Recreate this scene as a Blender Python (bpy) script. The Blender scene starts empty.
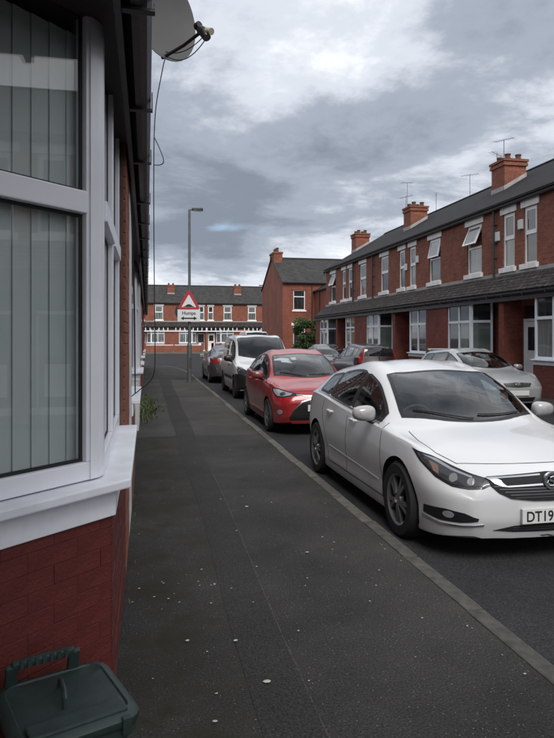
import bpy, bmesh, math, random
import numpy as np
from mathutils import Vector, Matrix
from mathutils.bvhtree import BVHTree
R = math.radians
random.seed(7)
scene = bpy.context.scene
COL = scene.collection

# ------------------------------------------------------------------ camera
CAM_H = 1.62
YAW = math.atan(130 / 625.0)
cam_d = bpy.data.cameras.new('camera')
cam = bpy.data.objects.new('camera', cam_d); COL.objects.link(cam)
cam.location = (0, 0, CAM_H); cam.rotation_euler = (R(90), 0, -YAW)
cam_d.sensor_width = 36; cam_d.sensor_fit = 'AUTO'
cam_d.lens = 36 * 625 / 738.0
cam_d.shift_y = -31 / 738.0
cam_d.clip_start = 0.05; cam_d.clip_end = 6000
scene.camera = cam

# ------------------------------------------------------------------ world: broken cloud over a Nishita sky
SUN_EL, SUN_AZ = R(50), R(184)          # azimuth clockwise from +Y
world = bpy.data.worlds.new('World'); scene.world = world; world.use_nodes = True
wn = world.node_tree; wn.nodes.clear()
def N(nt, typ, **kw):
    n = nt.nodes.new(typ)
    for k, v in kw.items(): setattr(n, k, v)
    return n
def math_node(nt, op, a, b=None, c=None, clamp=False):
    n = N(nt, 'ShaderNodeMath', operation=op); n.use_clamp = clamp
    for i, q in enumerate((a, b, c)):
        if q is None: continue
        if isinstance(q, (int, float)): n.inputs[i].default_value = q
        else: nt.links.new(q, n.inputs[i])
    return n.outputs[0]
def ramp(nt, fac, stops, interp='LINEAR'):
    n = N(nt, 'ShaderNodeValToRGB'); cr = n.color_ramp; cr.interpolation = interp
    while len(cr.elements) < len(stops): cr.elements.new(0.5)
    for e, (p, c) in zip(cr.elements, stops):
        e.position = p; e.color = (c[0], c[1], c[2], 1) if not isinstance(c, (int, float)) else (c, c, c, 1)
    if fac is not None: nt.links.new(fac, n.inputs[0])
    return n.outputs[0]
def mixc(nt, fac, a, b, blend='MIX'):
    n = N(nt, 'ShaderNodeMix', data_type='RGBA', blend_type=blend)
    for s, q in ((n.inputs[0], fac), (n.inputs[6], a), (n.inputs[7], b)):
        if isinstance(q, (int, float)): s.default_value = q
        elif isinstance(q, tuple): s.default_value = (q[0], q[1], q[2], 1)
        else: nt.links.new(q, s)
    return n.outputs[2]
sky = N(wn, 'ShaderNodeTexSky', sky_type='NISHITA'); sky.sun_disc = False
sky.sun_elevation = SUN_EL; sky.sun_rotation = SUN_AZ
tc = N(wn, 'ShaderNodeTexCoord'); sep = N(wn, 'ShaderNodeSeparateXYZ')
wn.links.new(tc.outputs['Generated'], sep.inputs[0])
zup = math_node(wn, 'MAXIMUM', sep.outputs[2], 0.0)
den = math_node(wn, 'ADD', zup, 0.20)
px = math_node(wn, 'DIVIDE', sep.outputs[0], den); py = math_node(wn, 'DIVIDE', sep.outputs[1], den)
cmb = N(wn, 'ShaderNodeCombineXYZ'); wn.links.new(px, cmb.inputs[0]); wn.links.new(py, cmb.inputs[1])
CLOUD_OFF = (1.97, 0.62)
def cloud_noise(scale, detail, rough, off, dist=0.0):
    mp = N(wn, 'ShaderNodeMapping'); mp.inputs['Location'].default_value = (CLOUD_OFF[0] + off, CLOUD_OFF[1] - off, off)
    wn.links.new(cmb.outputs[0], mp.inputs[0])
    nz = N(wn, 'ShaderNodeTexNoise'); nz.inputs['Scale'].default_value = scale; nz.inputs['Detail'].default_value = detail
    nz.inputs['Roughness'].default_value = rough; nz.inputs['Distortion'].default_value = dist
    wn.links.new(mp.outputs[0], nz.inputs['Vector']); return nz.outputs[0]
big = cloud_noise(0.50, 2, 0.5, 0.0, 0.1)
mid = cloud_noise(2.1, 10, 0.62, 4.0, 0.2)
cl = math_node(wn, 'ADD', math_node(wn, 'MULTIPLY', big, 0.68), math_node(wn, 'MULTIPLY', mid, 0.32))
cloud_col = ramp(wn, cl, [(0.37, (1.40, 1.62, 2.0)), (0.44, (2.2, 2.48, 2.95)), (0.495, (4.1, 4.35, 4.8)), (0.55, (6.2, 6.35, 6.6)), (0.63, (7.6, 7.6, 7.8))], 'EASE')
gap = ramp(wn, cloud_noise(0.9, 6, 0.55, 9.0, 0.2), [(0.24, 0.0), (0.38, 1.0)], 'EASE')
skycol = mixc(wn, gap, sky.outputs[0], cloud_col)
bg = N(wn, 'ShaderNodeBackground'); bg.inputs[1].default_value = 0.1
wn.links.new(skycol, bg.inputs[0])
wo = N(wn, 'ShaderNodeOutputWorld'); wn.links.new(bg.outputs[0], wo.inputs[0])

# ------------------------------------------------------------------ sun (veiled by cloud) and exposure
sd = bpy.data.lights.new('sun', 'SUN'); sd.energy = 1.5; sd.angle = R(30); sd.color = (1.0, 0.96, 0.9)
sun = bpy.data.objects.new('sun', sd); COL.objects.link(sun)
dirv = Vector((math.sin(SUN_AZ) * math.cos(SUN_EL), math.cos(SUN_AZ) * math.cos(SUN_EL), math.sin(SUN_EL)))
sun.rotation_euler = dirv.to_track_quat('Z', 'Y').to_euler(); sun.location = (20, 20, 40)
vs = scene.view_settings
vs.view_transform = 'Standard'; vs.look = 'None'; vs.exposure = 0.88; vs.gamma = 1.0; vs.use_curve_mapping = False

# ------------------------------------------------------------------ materials
MATS = {}
def new_mat(name):
    m = bpy.data.materials.new(name); m.use_nodes = True
    nt = m.node_tree; b = nt.nodes['Principled BSDF']; MATS[name] = m
    return m, nt, b
def plain(name, col, rough=0.6, metal=0.0, coat=0.0, spec=0.5, noise=0.0, nscale=8.0, bump=0.0, bscale=60.0):
    m, nt, b = new_mat(name)
    b.inputs['Base Color'].default_value = (*col, 1); b.inputs['Roughness'].default_value = rough
    b.inputs['Metallic'].default_value = metal; b.inputs['Coat Weight'].default_value = coat
    b.inputs['Coat Roughness'].default_value = 0.06; b.inputs['Specular IOR Level'].default_value = spec
    if noise or bump:
        t = N(nt, 'ShaderNodeTexCoord')
    if noise:
        z = N(nt, 'ShaderNodeTexNoise'); z.inputs['Scale'].default_value = nscale; z.inputs['Detail'].default_value = 6
        z.inputs['Roughness'].default_value = 0.6
        nt.links.new(t.outputs['Object'], z.inputs['Vector'])
        lo = tuple(c * (1 - noise) for c in col); hi = tuple(min(1, c * (1 + noise)) for c in col)
        nt.links.new(ramp(nt, z.outputs[0], [(0.3, lo), (0.7, hi)]), b.inputs['Base Color'])
    if bump:
        z2 = N(nt, 'ShaderNodeTexNoise'); z2.inputs['Scale'].default_value = bscale; z2.inputs['Detail'].default_value = 4
        nt.links.new(t.outputs['Object'], z2.inputs['Vector'])
        bp = N(nt, 'ShaderNodeBump'); bp.inputs['Strength'].default_value = bump; bp.inputs['Distance'].default_value = 0.01
        nt.links.new(z2.outputs[0], bp.inputs['Height']); nt.links.new(bp.outputs[0], b.inputs['Normal'])
    return m

def brick_mat(name, c1, c2, mortar, stain=0.35, use_world=False, bw=0.23, rh=0.076, ms=0.008):
    m, nt, b = new_mat(name)
    t = N(nt, 'ShaderNodeTexCoord'); s = N(nt, 'ShaderNodeSeparateXYZ'); nt.links.new(t.outputs['Object'], s.inputs[0])
    u = math_node(nt, 'ADD', s.outputs[0], s.outputs[1])
    c = N(nt, 'ShaderNodeCombineXYZ'); nt.links.new(u, c.inputs[0]); nt.links.new(s.outputs[2], c.inputs[1])
    br = N(nt, 'ShaderNodeTexBrick'); nt.links.new(c.outputs[0], br.inputs['Vector'])
    br.inputs['Color1'].default_value = (*c1, 1); br.inputs['Color2'].default_value = (*c2, 1); br.inputs['Mortar'].default_value = (*mortar, 1)
    br.inputs['Scale'].default_value = 1.0; br.inputs['Brick Width'].default_value = bw; br.inputs['Row Height'].default_value = rh
    br.inputs['Mortar Size'].default_value = ms; br.inputs['Mortar Smooth'].default_value = 0.2; br.inputs['Bias'].default_value = 0.0
    z = N(nt, 'ShaderNodeTexNoise'); z.inputs['Scale'].default_value = 0.9; z.inputs['Detail'].default_value = 7; z.inputs['Roughness'].default_value = 0.65
    nt.links.new(t.outputs['Object'], z.inputs['Vector'])
    dirt = ramp(nt, z.outputs[0], [(0.35, (1 - stain,) * 3), (0.65, (1.0, 1.0, 1.0))])
    z3 = N(nt, 'ShaderNodeTexNoise'); z3.inputs['Scale'].default_value = 14; z3.inputs['Detail'].default_value = 3
    nt.links.new(c.outputs[0], z3.inputs['Vector'])
    fine = ramp(nt, z3.outputs[0], [(0.3, (0.72,) * 3), (0.7, (1.15, 1.12, 1.1))])
    col = mixc(nt, 1.0, br.outputs['Color'], dirt, 'MULTIPLY'); col = mixc(nt, 1.0, col, fine, 'MULTIPLY')
    nt.links.new(col, b.inputs['Base Color']); b.inputs['Roughness'].default_value = 0.85
    bp = N(nt, 'ShaderNodeBump'); bp.inputs['Strength'].default_value = 0.5; bp.inputs['Distance'].default_value = 0.008
    bp.invert = True
    nt.links.new(br.outputs['Fac'], bp.inputs['Height']); nt.links.new(bp.outputs[0], b.inputs['Normal'])
    return m
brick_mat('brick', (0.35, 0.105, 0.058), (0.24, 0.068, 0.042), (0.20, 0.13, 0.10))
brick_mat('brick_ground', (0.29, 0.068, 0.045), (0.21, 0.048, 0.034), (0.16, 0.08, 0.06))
brick_mat('brick_far', (0.34, 0.105, 0.057), (0.26, 0.078, 0.045), (0.21, 0.125, 0.095))
brick_mat('brick_gable', (0.34, 0.095, 0.058), (0.28, 0.078, 0.048), (0.22, 0.12, 0.09))
plain('painted_brick', (0.115, 0.020, 0.016), 0.62, noise=0.28, nscale=5, bump=0.35, bscale=90)
plain('painted_joint', (0.09, 0.015, 0.013), 0.75, noise=0.25, nscale=9, bump=0.3)
plain('bare_brick', (0.24, 0.085, 0.055), 0.85, noise=0.45, nscale=6, bump=0.4, bscale=80)
plain('bare_joint', (0.13, 0.075, 0.06), 0.9, noise=0.3, nscale=9)
plain('red_paint_wall', (0.18, 0.028, 0.024), 0.6, noise=0.2, nscale=4, bump=0.15)
plain('white_render', (0.68, 0.68, 0.67), 0.7, noise=0.10, nscale=3, bump=0.2, bscale=40)
plain('white_stone', (0.83, 0.82, 0.80), 0.75, noise=0.14, nscale=5, bump=0.1)
plain('upvc', (0.80, 0.81, 0.86), 0.32, noise=0.05, nscale=3)
plain('upvc_sill', (0.80, 0.82, 0.87), 0.42, noise=0.12, nscale=4)
plain('upvc_cool', (0.85, 0.855, 0.86), 0.35, noise=0.05, nscale=3)
plain('gasket', (0.012, 0.012, 0.013), 0.6)
plain('dark_timber', (0.022, 0.018, 0.019), 0.45, noise=0.4, nscale=6, bump=0.2)
plain('soffit_timber', (0.055, 0.042, 0.038), 0.6, noise=0.35, nscale=3, bump=0.2)
plain('black_plastic', (0.012, 0.012, 0.013), 0.38)
plain('black_matte', (0.008, 0.008, 0.008), 0.8)
plain('grey_pipe', (0.035, 0.032, 0.032), 0.5)
plain('concrete_kerb', (0.078, 0.074, 0.067), 0.9, noise=0.45, nscale=9, bump=0.5, bscale=80)
_m = MATS['concrete_kerb']; _nt = _m.node_tree; _b = _nt.nodes['Principled BSDF']; _oi = N(_nt, 'ShaderNodeObjectInfo')
_src = _b.inputs['Base Color'].links[0].from_socket
_nt.links.new(mixc(_nt, 1.0, _src, ramp(_nt, _oi.outputs['Random'], [(0.0, (0.65, 0.65, 0.65)), (1.0, (1.35, 1.32, 1.28))]), 'MULTIPLY'), _b.inputs['Base Color'])
plain('lead', (0.34, 0.32, 0.315), 0.7, noise=0.25, nscale=5)
plain('chimney_pot_clay', (0.10, 0.05, 0.035), 0.85, noise=0.3, nscale=9)
plain('galv', (0.16, 0.17, 0.18), 0.5, metal=0.6, noise=0.2, nscale=6)
plain('post_grey', (0.11, 0.12, 0.125), 0.5, metal=0.3, noise=0.2, nscale=4)
plain('aerial', (0.09, 0.09, 0.10), 0.5, metal=0.5)
plain('dish_grey', (0.06, 0.06, 0.059), 0.5, noise=0.08, nscale=5)
plain('lnb_tan', (0.42, 0.40, 0.33), 0.5)
plain('cable', (0.015, 0.014, 0.015), 0.5)
plain('bin_green', (0.020, 0.036, 0.034), 0.48, noise=0.25, nscale=14, bump=0.15, bscale=200)
plain('sign_red', (0.40, 0.02, 0.03), 0.45)
plain('sign_white', (0.62, 0.64, 0.66), 0.5)
plain('sign_back', (0.05, 0.055, 0.06), 0.5, metal=0.3)
plain('sign_black', (0.01, 0.01, 0.01), 0.6)
plain('chrome', (0.78, 0.79, 0.80), 0.24, metal=1.0)
plain('satin_metal', (0.30, 0.31, 0.32), 0.3, metal=0.9)
plain('alloy', (0.24, 0.245, 0.25), 0.35, metal=0.7, coat=0.3)
plain('alloy_dark', (0.03, 0.03, 0.032), 0.4, metal=0.5)
plain('rubber', (0.012, 0.012, 0.012), 0.75, bump=0.2, bscale=120)
plain('plate_white', (0.56, 0.57, 0.56), 0.5)
plain('plate_yellow', (0.55, 0.42, 0.06), 0.5)
plain('plate_text', (0.01, 0.01, 0.012), 0.6)
plain('lamp_clear', (0.34, 0.36, 0.38), 0.25, metal=0.4, coat=0.7)
plain('lamp_lens', (0.16, 0.165, 0.17), 0.3, coat=0.6)
plain('lamp_dark', (0.035, 0.036, 0.04), 0.12, coat=1.0)
plain('lamp_amber', (0.16, 0.09, 0.065), 0.25, coat=1.0)
plain('lamp_red', (0.22, 0.012, 0.014), 0.2, coat=1.0)
plain('leaf', (0.055, 0.105, 0.03), 0.6, noise=0.5, nscale=3)
plain('leaf_light', (0.10, 0.165, 0.045), 0.6, noise=0.4, nscale=3)
plain('bark', (0.06, 0.045, 0.035), 0.9, noise=0.4, bump=0.5)
plain('weed', (0.075, 0.10, 0.035), 0.7, noise=0.5, nscale=4)
plain('petal', (0.42, 0.40, 0.36), 0.8)
plain('paper', (0.45, 0.46, 0.47), 0.8)
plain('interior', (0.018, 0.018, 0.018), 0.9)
plain('blind_slat', (0.62, 0.66, 0.66), 0.7, noise=0.06, nscale=2)
plain('cabin_trim', (0.028, 0.029, 0.031), 0.7)
plain('cabin_seat', (0.045, 0.046, 0.05), 0.85)
plain('curtain', (0.30, 0.31, 0.29), 0.9, noise=0.2, nscale=6)
plain('curtain_green', (0.22, 0.27, 0.24), 0.9, noise=0.15, nscale=6)
def paint(name, col, rough=0.35, metal=0.0):
    m, nt, b = new_mat(name)
    b.inputs['Base Color'].default_value = (*col, 1); b.inputs['Roughness'].default_value = rough; b.inputs['Metallic'].default_value = metal
    b.inputs['Coat Weight'].default_value = 0.9; b.inputs['Coat Roughness'].default_value = 0.05
    t = N(nt, 'ShaderNodeTexCoord'); z = N(nt, 'ShaderNodeTexNoise'); z.inputs['Scale'].default_value = 3.0; z.inputs['Detail'].default_value = 8
    nt.links.new(t.outputs['Object'], z.inputs['Vector'])
    s = N(nt, 'ShaderNodeSeparateXYZ'); nt.links.new(t.outputs['Object'], s.inputs[0])
    hgt = math_node(nt, 'SUBTRACT', 0.62, s.outputs[2]); k = math_node(nt, 'MULTIPLY', math_node(nt, 'MULTIPLY', hgt, 1.6, clamp=True), z.outputs[0], clamp=True)
    nt.links.new(mixc(nt, k, (*col,), (0.075, 0.066, 0.056)), b.inputs['Base Color'])     # road film on the lower flanks
    return m
paint('paint_white', (0.63, 0.64, 0.66), 0.4)
paint('paint_van', (0.58, 0.59, 0.61), 0.4)
paint('paint_red', (0.30, 0.008, 0.012), 0.35, 0.1)
paint('paint_grey', (0.075, 0.075, 0.08), 0.35, 0.5)
paint('paint_silver', (0.38, 0.40, 0.415), 0.4, 0.35)
paint('paint_maroon', (0.022, 0.005, 0.007), 0.35, 0.0)
paint('paint_black', (0.012, 0.012, 0.015), 0.3, 0.2)
def car_glass(name, col):
    m, nt, b = new_mat(name)
    b.inputs['Base Color'].default_value = (*col, 1); b.inputs['Roughness'].default_value = 0.03; b.inputs['IOR'].default_value = 1.55
    b.inputs['Coat Weight'].default_value = 0.6; b.inputs['Coat Roughness'].default_value = 0.02
car_glass('glass_car', (0.010, 0.011, 0.012)); car_glass('glass_screen', (0.030, 0.039, 0.041))
def pane_mat(name, c_a, c_b, scale=9.0):
    # window glass with what hangs behind it: folds of a net or dark room, under a clear reflective face
    m, nt, b = new_mat(name)
    t = N(nt, 'ShaderNodeTexCoord'); s = N(nt, 'ShaderNodeSeparateXYZ'); nt.links.new(t.outputs['Object'], s.inputs[0])
    u = math_node(nt, 'ADD', s.outputs[0], s.outputs[1]); c = N(nt, 'ShaderNodeCombineXYZ'); nt.links.new(math_node(nt, 'MULTIPLY', u, scale), c.inputs[0])
    nt.links.new(s.outputs[2], c.inputs[1])
    z = N(nt, 'ShaderNodeTexNoise'); z.inputs['Scale'].default_value = 1.0; z.inputs['Detail'].default_value = 3
    nt.links.new(c.outputs[0], z.inputs['Vector'])
    nt.links.new(ramp(nt, z.outputs[0], [(0.32, c_a), (0.68, c_b)]), b.inputs['Base Color'])
    b.inputs['Roughness'].default_value = 0.04; b.inputs['Coat Weight'].default_value = 0.5; b.inputs['Coat Roughness'].default_value = 0.02
pane_mat('pane_dark', (0.012, 0.014, 0.016), (0.04, 0.045, 0.048))
pane_mat('pane_net', (0.10, 0.105, 0.10), (0.22, 0.23, 0.22), 16)
pane_mat('pane_green', (0.10, 0.13, 0.115), (0.17, 0.21, 0.185), 16)
pane_mat('pane_far', (0.05, 0.06, 0.06), (0.20, 0.22, 0.21), 9)
m, nt, b = new_mat('glass_clear')
nt.nodes.remove(b); tr = N(nt, 'ShaderNodeBsdfTransparent'); tr.inputs[0].default_value = (0.95, 0.965, 0.96, 1)
gl = N(nt, 'ShaderNodeBsdfGlossy'); gl.inputs['Roughness'].default_value = 0.01; lw_ = N(nt, 'ShaderNodeLayerWeight'); lw_.inputs[0].default_value = 0.5
mx = N(nt, 'ShaderNodeMixShader'); nt.links.new(math_node(nt, 'MULTIPLY_ADD', math_node(nt, 'POWER', lw_.outputs['Facing'], 4.0), 0.85, 0.075), mx.inputs[0]); nt.links.new(tr.outputs[0], mx.inputs[1]); nt.links.new(gl.outputs[0], mx.inputs[2])
nt.links.new(mx.outputs[0], nt.nodes['Material Output'].inputs[0])

m, nt, b = new_mat('glass_cabin')
nt.nodes.remove(b); tr = N(nt, 'ShaderNodeBsdfTransparent'); tr.inputs[0].default_value = (0.80, 0.86, 0.85, 1)
gl = N(nt, 'ShaderNodeBsdfGlossy'); gl.inputs['Roughness'].default_value = 0.015; lw_ = N(nt, 'ShaderNodeLayerWeight'); lw_.inputs[0].default_value = 0.5
mx = N(nt, 'ShaderNodeMixShader'); nt.links.new(math_node(nt, 'MULTIPLY_ADD', math_node(nt, 'POWER', lw_.outputs['Facing'], 3.0), 0.9, 0.08), mx.inputs[0]); nt.links.new(tr.outputs[0], mx.inputs[1]); nt.links.new(gl.outputs[0], mx.inputs[2])
nt.links.new(mx.outputs[0], nt.nodes['Material Output'].inputs[0])

def slate_mat(name, ca, cb, w, h, axis_u, bumpd=0.012, lichen=None):
    m, nt, b = new_mat(name)
    t = N(nt, 'ShaderNodeTexCoord'); s = N(nt, 'ShaderNodeSeparateXYZ'); nt.links.new(t.outputs['Object'], s.inputs[0])
    c = N(nt, 'ShaderNodeCombineXYZ'); nt.links.new(s.outputs[axis_u], c.inputs[0]); nt.links.new(s.outputs[1 - axis_u], c.inputs[1])
    br = N(nt, 'ShaderNodeTexBrick'); nt.links.new(c.outputs[0], br.inputs['Vector'])
    br.inputs['Color1'].default_value = (*ca, 1); br.inputs['Color2'].default_value = (*cb, 1); br.inputs['Mortar'].default_value = (ca[0] * .35, ca[1] * .35, ca[2] * .35, 1)
    br.inputs['Scale'].default_value = 1; br.inputs['Brick Width'].default_value = w; br.inputs['Row Height'].default_value = h; br.inputs['Mortar Size'].default_value = 0.006
    z = N(nt, 'ShaderNodeTexNoise'); z.inputs['Scale'].default_value = 2.2; z.inputs['Detail'].default_value = 8; z.inputs['Roughness'].default_value = 0.7
    nt.links.new(t.outputs['Object'], z.inputs['Vector'])
    col = mixc(nt, 1.0, br.outputs['Color'], ramp(nt, z.outputs[0], [(0.3, (0.6,) * 3), (0.7, (1.25,) * 3)]), 'MULTIPLY')
    if lichen:
        z2 = N(nt, 'ShaderNodeTexNoise'); z2.inputs['Scale'].default_value = 7; z2.inputs['Detail'].default_value = 5
        nt.links.new(t.outputs['Object'], z2.inputs['Vector'])
        col = mixc(nt, ramp(nt, z2.outputs[0], [(0.54, 0.0), (0.66, 0.7)]), col, lichen)
    nt.links.new(col, b.inputs['Base Color']); b.inputs['Roughness'].default_value = 0.78; b.inputs['Specular IOR Level'].default_value = 0.2
    bp = N(nt, 'ShaderNodeBump'); bp.inputs['Strength'].default_value = 0.7; bp.inputs['Distance'].default_value = bumpd; bp.invert = True
    nt.links.new(br.outputs['Fac'], bp.inputs['Height']); nt.links.new(bp.outputs[0], b.inputs['Normal'])
slate_mat('slate', (0.026, 0.025, 0.027), (0.019, 0.0185, 0.020), 0.30, 0.20, 1)
slate_mat('slate_cross', (0.085, 0.085, 0.088), (0.065, 0.065, 0.068), 0.30, 0.20, 0)
slate_mat('slate_light', (0.058, 0.056, 0.056), (0.043, 0.042, 0.042), 0.30, 0.20, 0)
slate_mat('canopy_tile', (0.050, 0.043, 0.042), (0.036, 0.031, 0.031), 0.20, 0.12, 1, 0.015, (0.13, 0.11, 0.10))

def asphalt(name, base, var, speck, rough=0.92, moss=None):
    m, nt, b = new_mat(name)
    t = N(nt, 'ShaderNodeTexCoord')
    def nz(sc, det, ro=0.6):
        z = N(nt, 'ShaderNodeTexNoise'); z.inputs['Scale'].default_value = sc; z.inputs['Detail'].default_value = det; z.inputs['Roughness'].default_value = ro
        nt.links.new(t.outputs['Object'], z.inputs['Vector']); return z.outputs[0]
    big = nz(0.7, 6, 0.65); fine = nz(95, 4, 0.75)
    col = ramp(nt, big, [(0.3, tuple(c * (1 - var) for c in base)), (0.7, tuple(c * (1 + var) for c in base))])
    col = mixc(nt, 1.0, col, ramp(nt, fine, [(0.36, (0.42,) * 3), (0.52, (1.0,) * 3), (0.66, (1.75,) * 3)]), 'MULTIPLY')
    v = N(nt, 'ShaderNodeTexVoronoi'); v.inputs['Scale'].default_value = 55; nt.links.new(t.outputs['Object'], v.inputs['Vector'])
    sp = ramp(nt, v.outputs['Distance'], [(0.10, 1.0), (0.2, 0.0)])
    vc = N(nt, 'ShaderNodeSeparateColor'); nt.links.new(v.outputs['Color'], vc.inputs[0])
    keep = ramp(nt, vc.outputs[0], [(0.74, 0.0), (0.80, 1.0)])
    col = mixc(nt, math_node(nt, 'MULTIPLY', sp, keep), col, speck)
    if moss:
        s = N(nt, 'ShaderNodeSeparateXYZ'); nt.links.new(t.outputs['Object'], s.inputs[0])
        near = math_node(nt, 'SUBTRACT', 0.75, math_node(nt, 'ABSOLUTE', math_node(nt, 'SUBTRACT', s.outputs[0], 0.1)), clamp=True)
        k = math_node(nt, 'MULTIPLY', math_node(nt, 'MULTIPLY', near, 1.4), ramp(nt, nz(2.3, 7, 0.7), [(0.45, 0.0), (0.62, 1.0)]), clamp=True)
        col = mixc(nt, k, col, moss)
    nt.links.new(col, b.inputs['Base Color']); b.inputs['Roughness'].default_value = rough; b.inputs['Specular IOR Level'].default_value = 0.2
    bp = N(nt, 'ShaderNodeBump'); bp.inputs['Strength'].default_value = 0.55; bp.inputs['Distance'].default_value = 0.006
    nt.links.new(fine, bp.inputs['Height']); nt.links.new(bp.outputs[0], b.inputs['Normal'])
asphalt('pavement_asphalt', (0.0385, 0.0378, 0.0365), 0.45, (0.20, 0.19, 0.18), moss=(0.027, 0.026, 0.017))
asphalt('pavement_light', (0.054, 0.0525, 0.050), 0.34, (0.20, 0.19, 0.18))
asphalt('trench_asphalt', (0.0345, 0.0338, 0.0332), 0.25, (0.055, 0.055, 0.055))
asphalt('road_asphalt', (0.030, 0.0305, 0.033), 0.25, (0.13, 0.13, 0.13))
asphalt('far_paving', (0.13, 0.125, 0.115), 0.2, (0.2, 0.2, 0.2))
plain('earth', (0.07, 0.065, 0.05), 0.95, noise=0.3, nscale=0.3)

# ------------------------------------------------------------------ mesh helpers
class MB:
    def __init__(s): s.v = []; s.f = []; s.m = []
    def add(s, vs, fs, mi=0):
        o = len(s.v); s.v += [tuple(p) for p in vs]; s.f += [tuple(o + i for i in f) for f in fs]; s.m += [mi] * len(fs); return s
    def box(s, x0, x1, y0, y1, z0, z1, mi=0):
        return s.add([(x0, y0, z0), (x1, y0, z0), (x1, y1, z0), (x0, y1, z0), (x0, y0, z1), (x1, y0, z1), (x1, y1, z1), (x0, y1, z1)],
                     [(0, 3, 2, 1), (4, 5, 6, 7), (0, 1, 5, 4), (1, 2, 6, 5), (2, 3, 7, 6), (3, 0, 4, 7)], mi)
    def prism(s, poly, z0, z1, mi=0):            # poly in xy, extruded along z
        n = len(poly)
        return s.add([(x, y, z0) for x, y in poly] + [(x, y, z1) for x, y in poly],
                     [tuple(range(n))[::-1], tuple(range(n, 2 * n))] + [(i, (i + 1) % n, n + (i + 1) % n, n + i) for i in range(n)], mi)
    def prism_y(s, poly, y0, y1, mi=0):          # poly in xz, extruded along y
        n = len(poly)
        return s.add([(x, y0, z) for x, z in poly] + [(x, y1, z) for x, z in poly],
                     [tuple(range(n))[::-1], tuple(range(n, 2 * n))] + [(i, (i + 1) % n, n + (i + 1) % n, n + i) for i in range(n)], mi)
    def obox(s, c, ax, ay, az, mi=0):            # oriented box: centre and three half-axis vectors
        c, ax, ay, az = (Vector(q) for q in (c, ax, ay, az)); P = []
        for k in (-1, 1):
            for a, b_ in ((-1, -1), (1, -1), (1, 1), (-1, 1)): P.append(c + a * ax + b_ * ay + k * az)
        return s.add(P, [(0, 3, 2, 1), (4, 5, 6, 7), (0, 1, 5, 4), (1, 2, 6, 5), (2, 3, 7, 6), (3, 0, 4, 7)], mi)
    def tube(s, pts, r, seg=8, mi=0, cap=True):
        pts = [Vector(p) for p in pts]; n = len(pts); rs = r if isinstance(r, (list, tuple)) else [r] * n; V = []; up = None
        for i, p in enumerate(pts):
            d = (pts[min(i + 1, n - 1)] - pts[max(i - 1, 0)]).normalized()
            if up is None: up = d.orthogonal().normalized()
            up = (up - d * up.dot(d)).normalized(); sd_ = d.cross(up)
            for k in range(seg):
                a = 2 * math.pi * k / seg; V.append(p + (up * math.cos(a) + sd_ * math.sin(a)) * rs[i])
        F = [(i * seg + k, i * seg + (k + 1) % seg, (i + 1) * seg + (k + 1) % seg, (i + 1) * seg + k) for i in range(n - 1) for k in range(seg)]
        if cap: F += [tuple(range(seg))[::-1], tuple((n - 1) * seg + k for k in range(seg))]
        return s.add(V, F, mi)
    def lathe(s, prof, axis='x', seg=32, mi=0, closed=True):   # prof = [(radius, along)]
        V = []; n = len(prof)
        for k in range(seg):
            a = 2 * math.pi * k / seg
            for r, h in prof:
                c, q = r * math.cos(a), r * math.sin(a)
                V.append((h, c, q) if axis == 'x' else ((c, h, q) if axis == 'y' else (c, q, h)))
        F = []
        for k in range(seg):
            k2 = (k + 1) % seg
            for i in range(n if closed else n - 1):
                j = (i + 1) % n; F.append((k * n + i, k * n + j, k2 * n + j, k2 * n + i))
        return s.add(V, F, mi)
    def xf(s, fn): s.v = [tuple(fn(*p)) for p in s.v]; return s
    def build(s, name, mats, parent=None, smooth=False, loc=None, bevel=0.0):
        me = bpy.data.meshes.new(name); me.from_pydata(s.v, [], s.f)
        mats = mats if isinstance(mats, (list, tuple)) else [mats]
        for q in mats: me.materials.append(MATS[q])
        me.polygons.foreach_set('material_index', s.m)
        bm = bmesh.new(); bm.from_mesh(me)
        if bevel:
            es = [e for e in bm.edges if len(e.link_faces) == 2 and e.calc_face_angle(0) > 0.6]
            bmesh.ops.bevel(bm, geom=es, offset=bevel, segments=2, profile=0.6, affect='EDGES', clamp_overlap=True)
        bmesh.ops.recalc_face_normals(bm, faces=bm.faces); bm.to_mesh(me); bm.free()
        if smooth:
            for p in me.polygons: p.use_smooth = True
            me.set_sharp_from_angle(angle=R(38))
        return link(name, me, parent, loc)
def curve_pts(P, n=6):
    P = [Vector(p) for p in P]; E = [P[0]] + P + [P[-1]]; out = []
    for i in range(1, len(E) - 2):
        p0, p1, p2, p3 = E[i - 1:i + 3]
        for k in range(n):
            t = k / n; out.append(0.5 * ((2 * p1) + (p2 - p0) * t + (2 * p0 - 5 * p1 + 4 * p2 - p3) * t * t + (3 * p1 - p0 - 3 * p2 + p3) * t**3))
    return out + [P[-1]]
def link(name, data, parent=None, loc=None):
    o = bpy.data.objects.new(name, data); COL.objects.link(o)
    if parent is not None: o.parent = parent
    if loc is not None: o.location = loc
    return o
def thing(name, label, cat, loc=(0, 0, 0), rz=0.0, group=None):
    o = link(name, None); o.location = loc; o.rotation_euler = (0, 0, rz); o.empty_display_size = 0.3
    return tag(o, label, cat, group)
def tag(o, label, cat, group=None):
    o['label'] = label; o['category'] = cat
    if group: o['group'] = group
    return o
def struct(o): o['kind'] = 'structure'; return o
def copy_tree(o, parent=None):
    c = o.copy(); COL.objects.link(c); c.parent = parent
    for ch in o.children: copy_tree(ch, c)
    return c
def set_mat(o, mat, slot=0):
    o.material_slots[slot].link = 'OBJECT'; o.material_slots[slot].material = MATS[mat]

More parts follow.
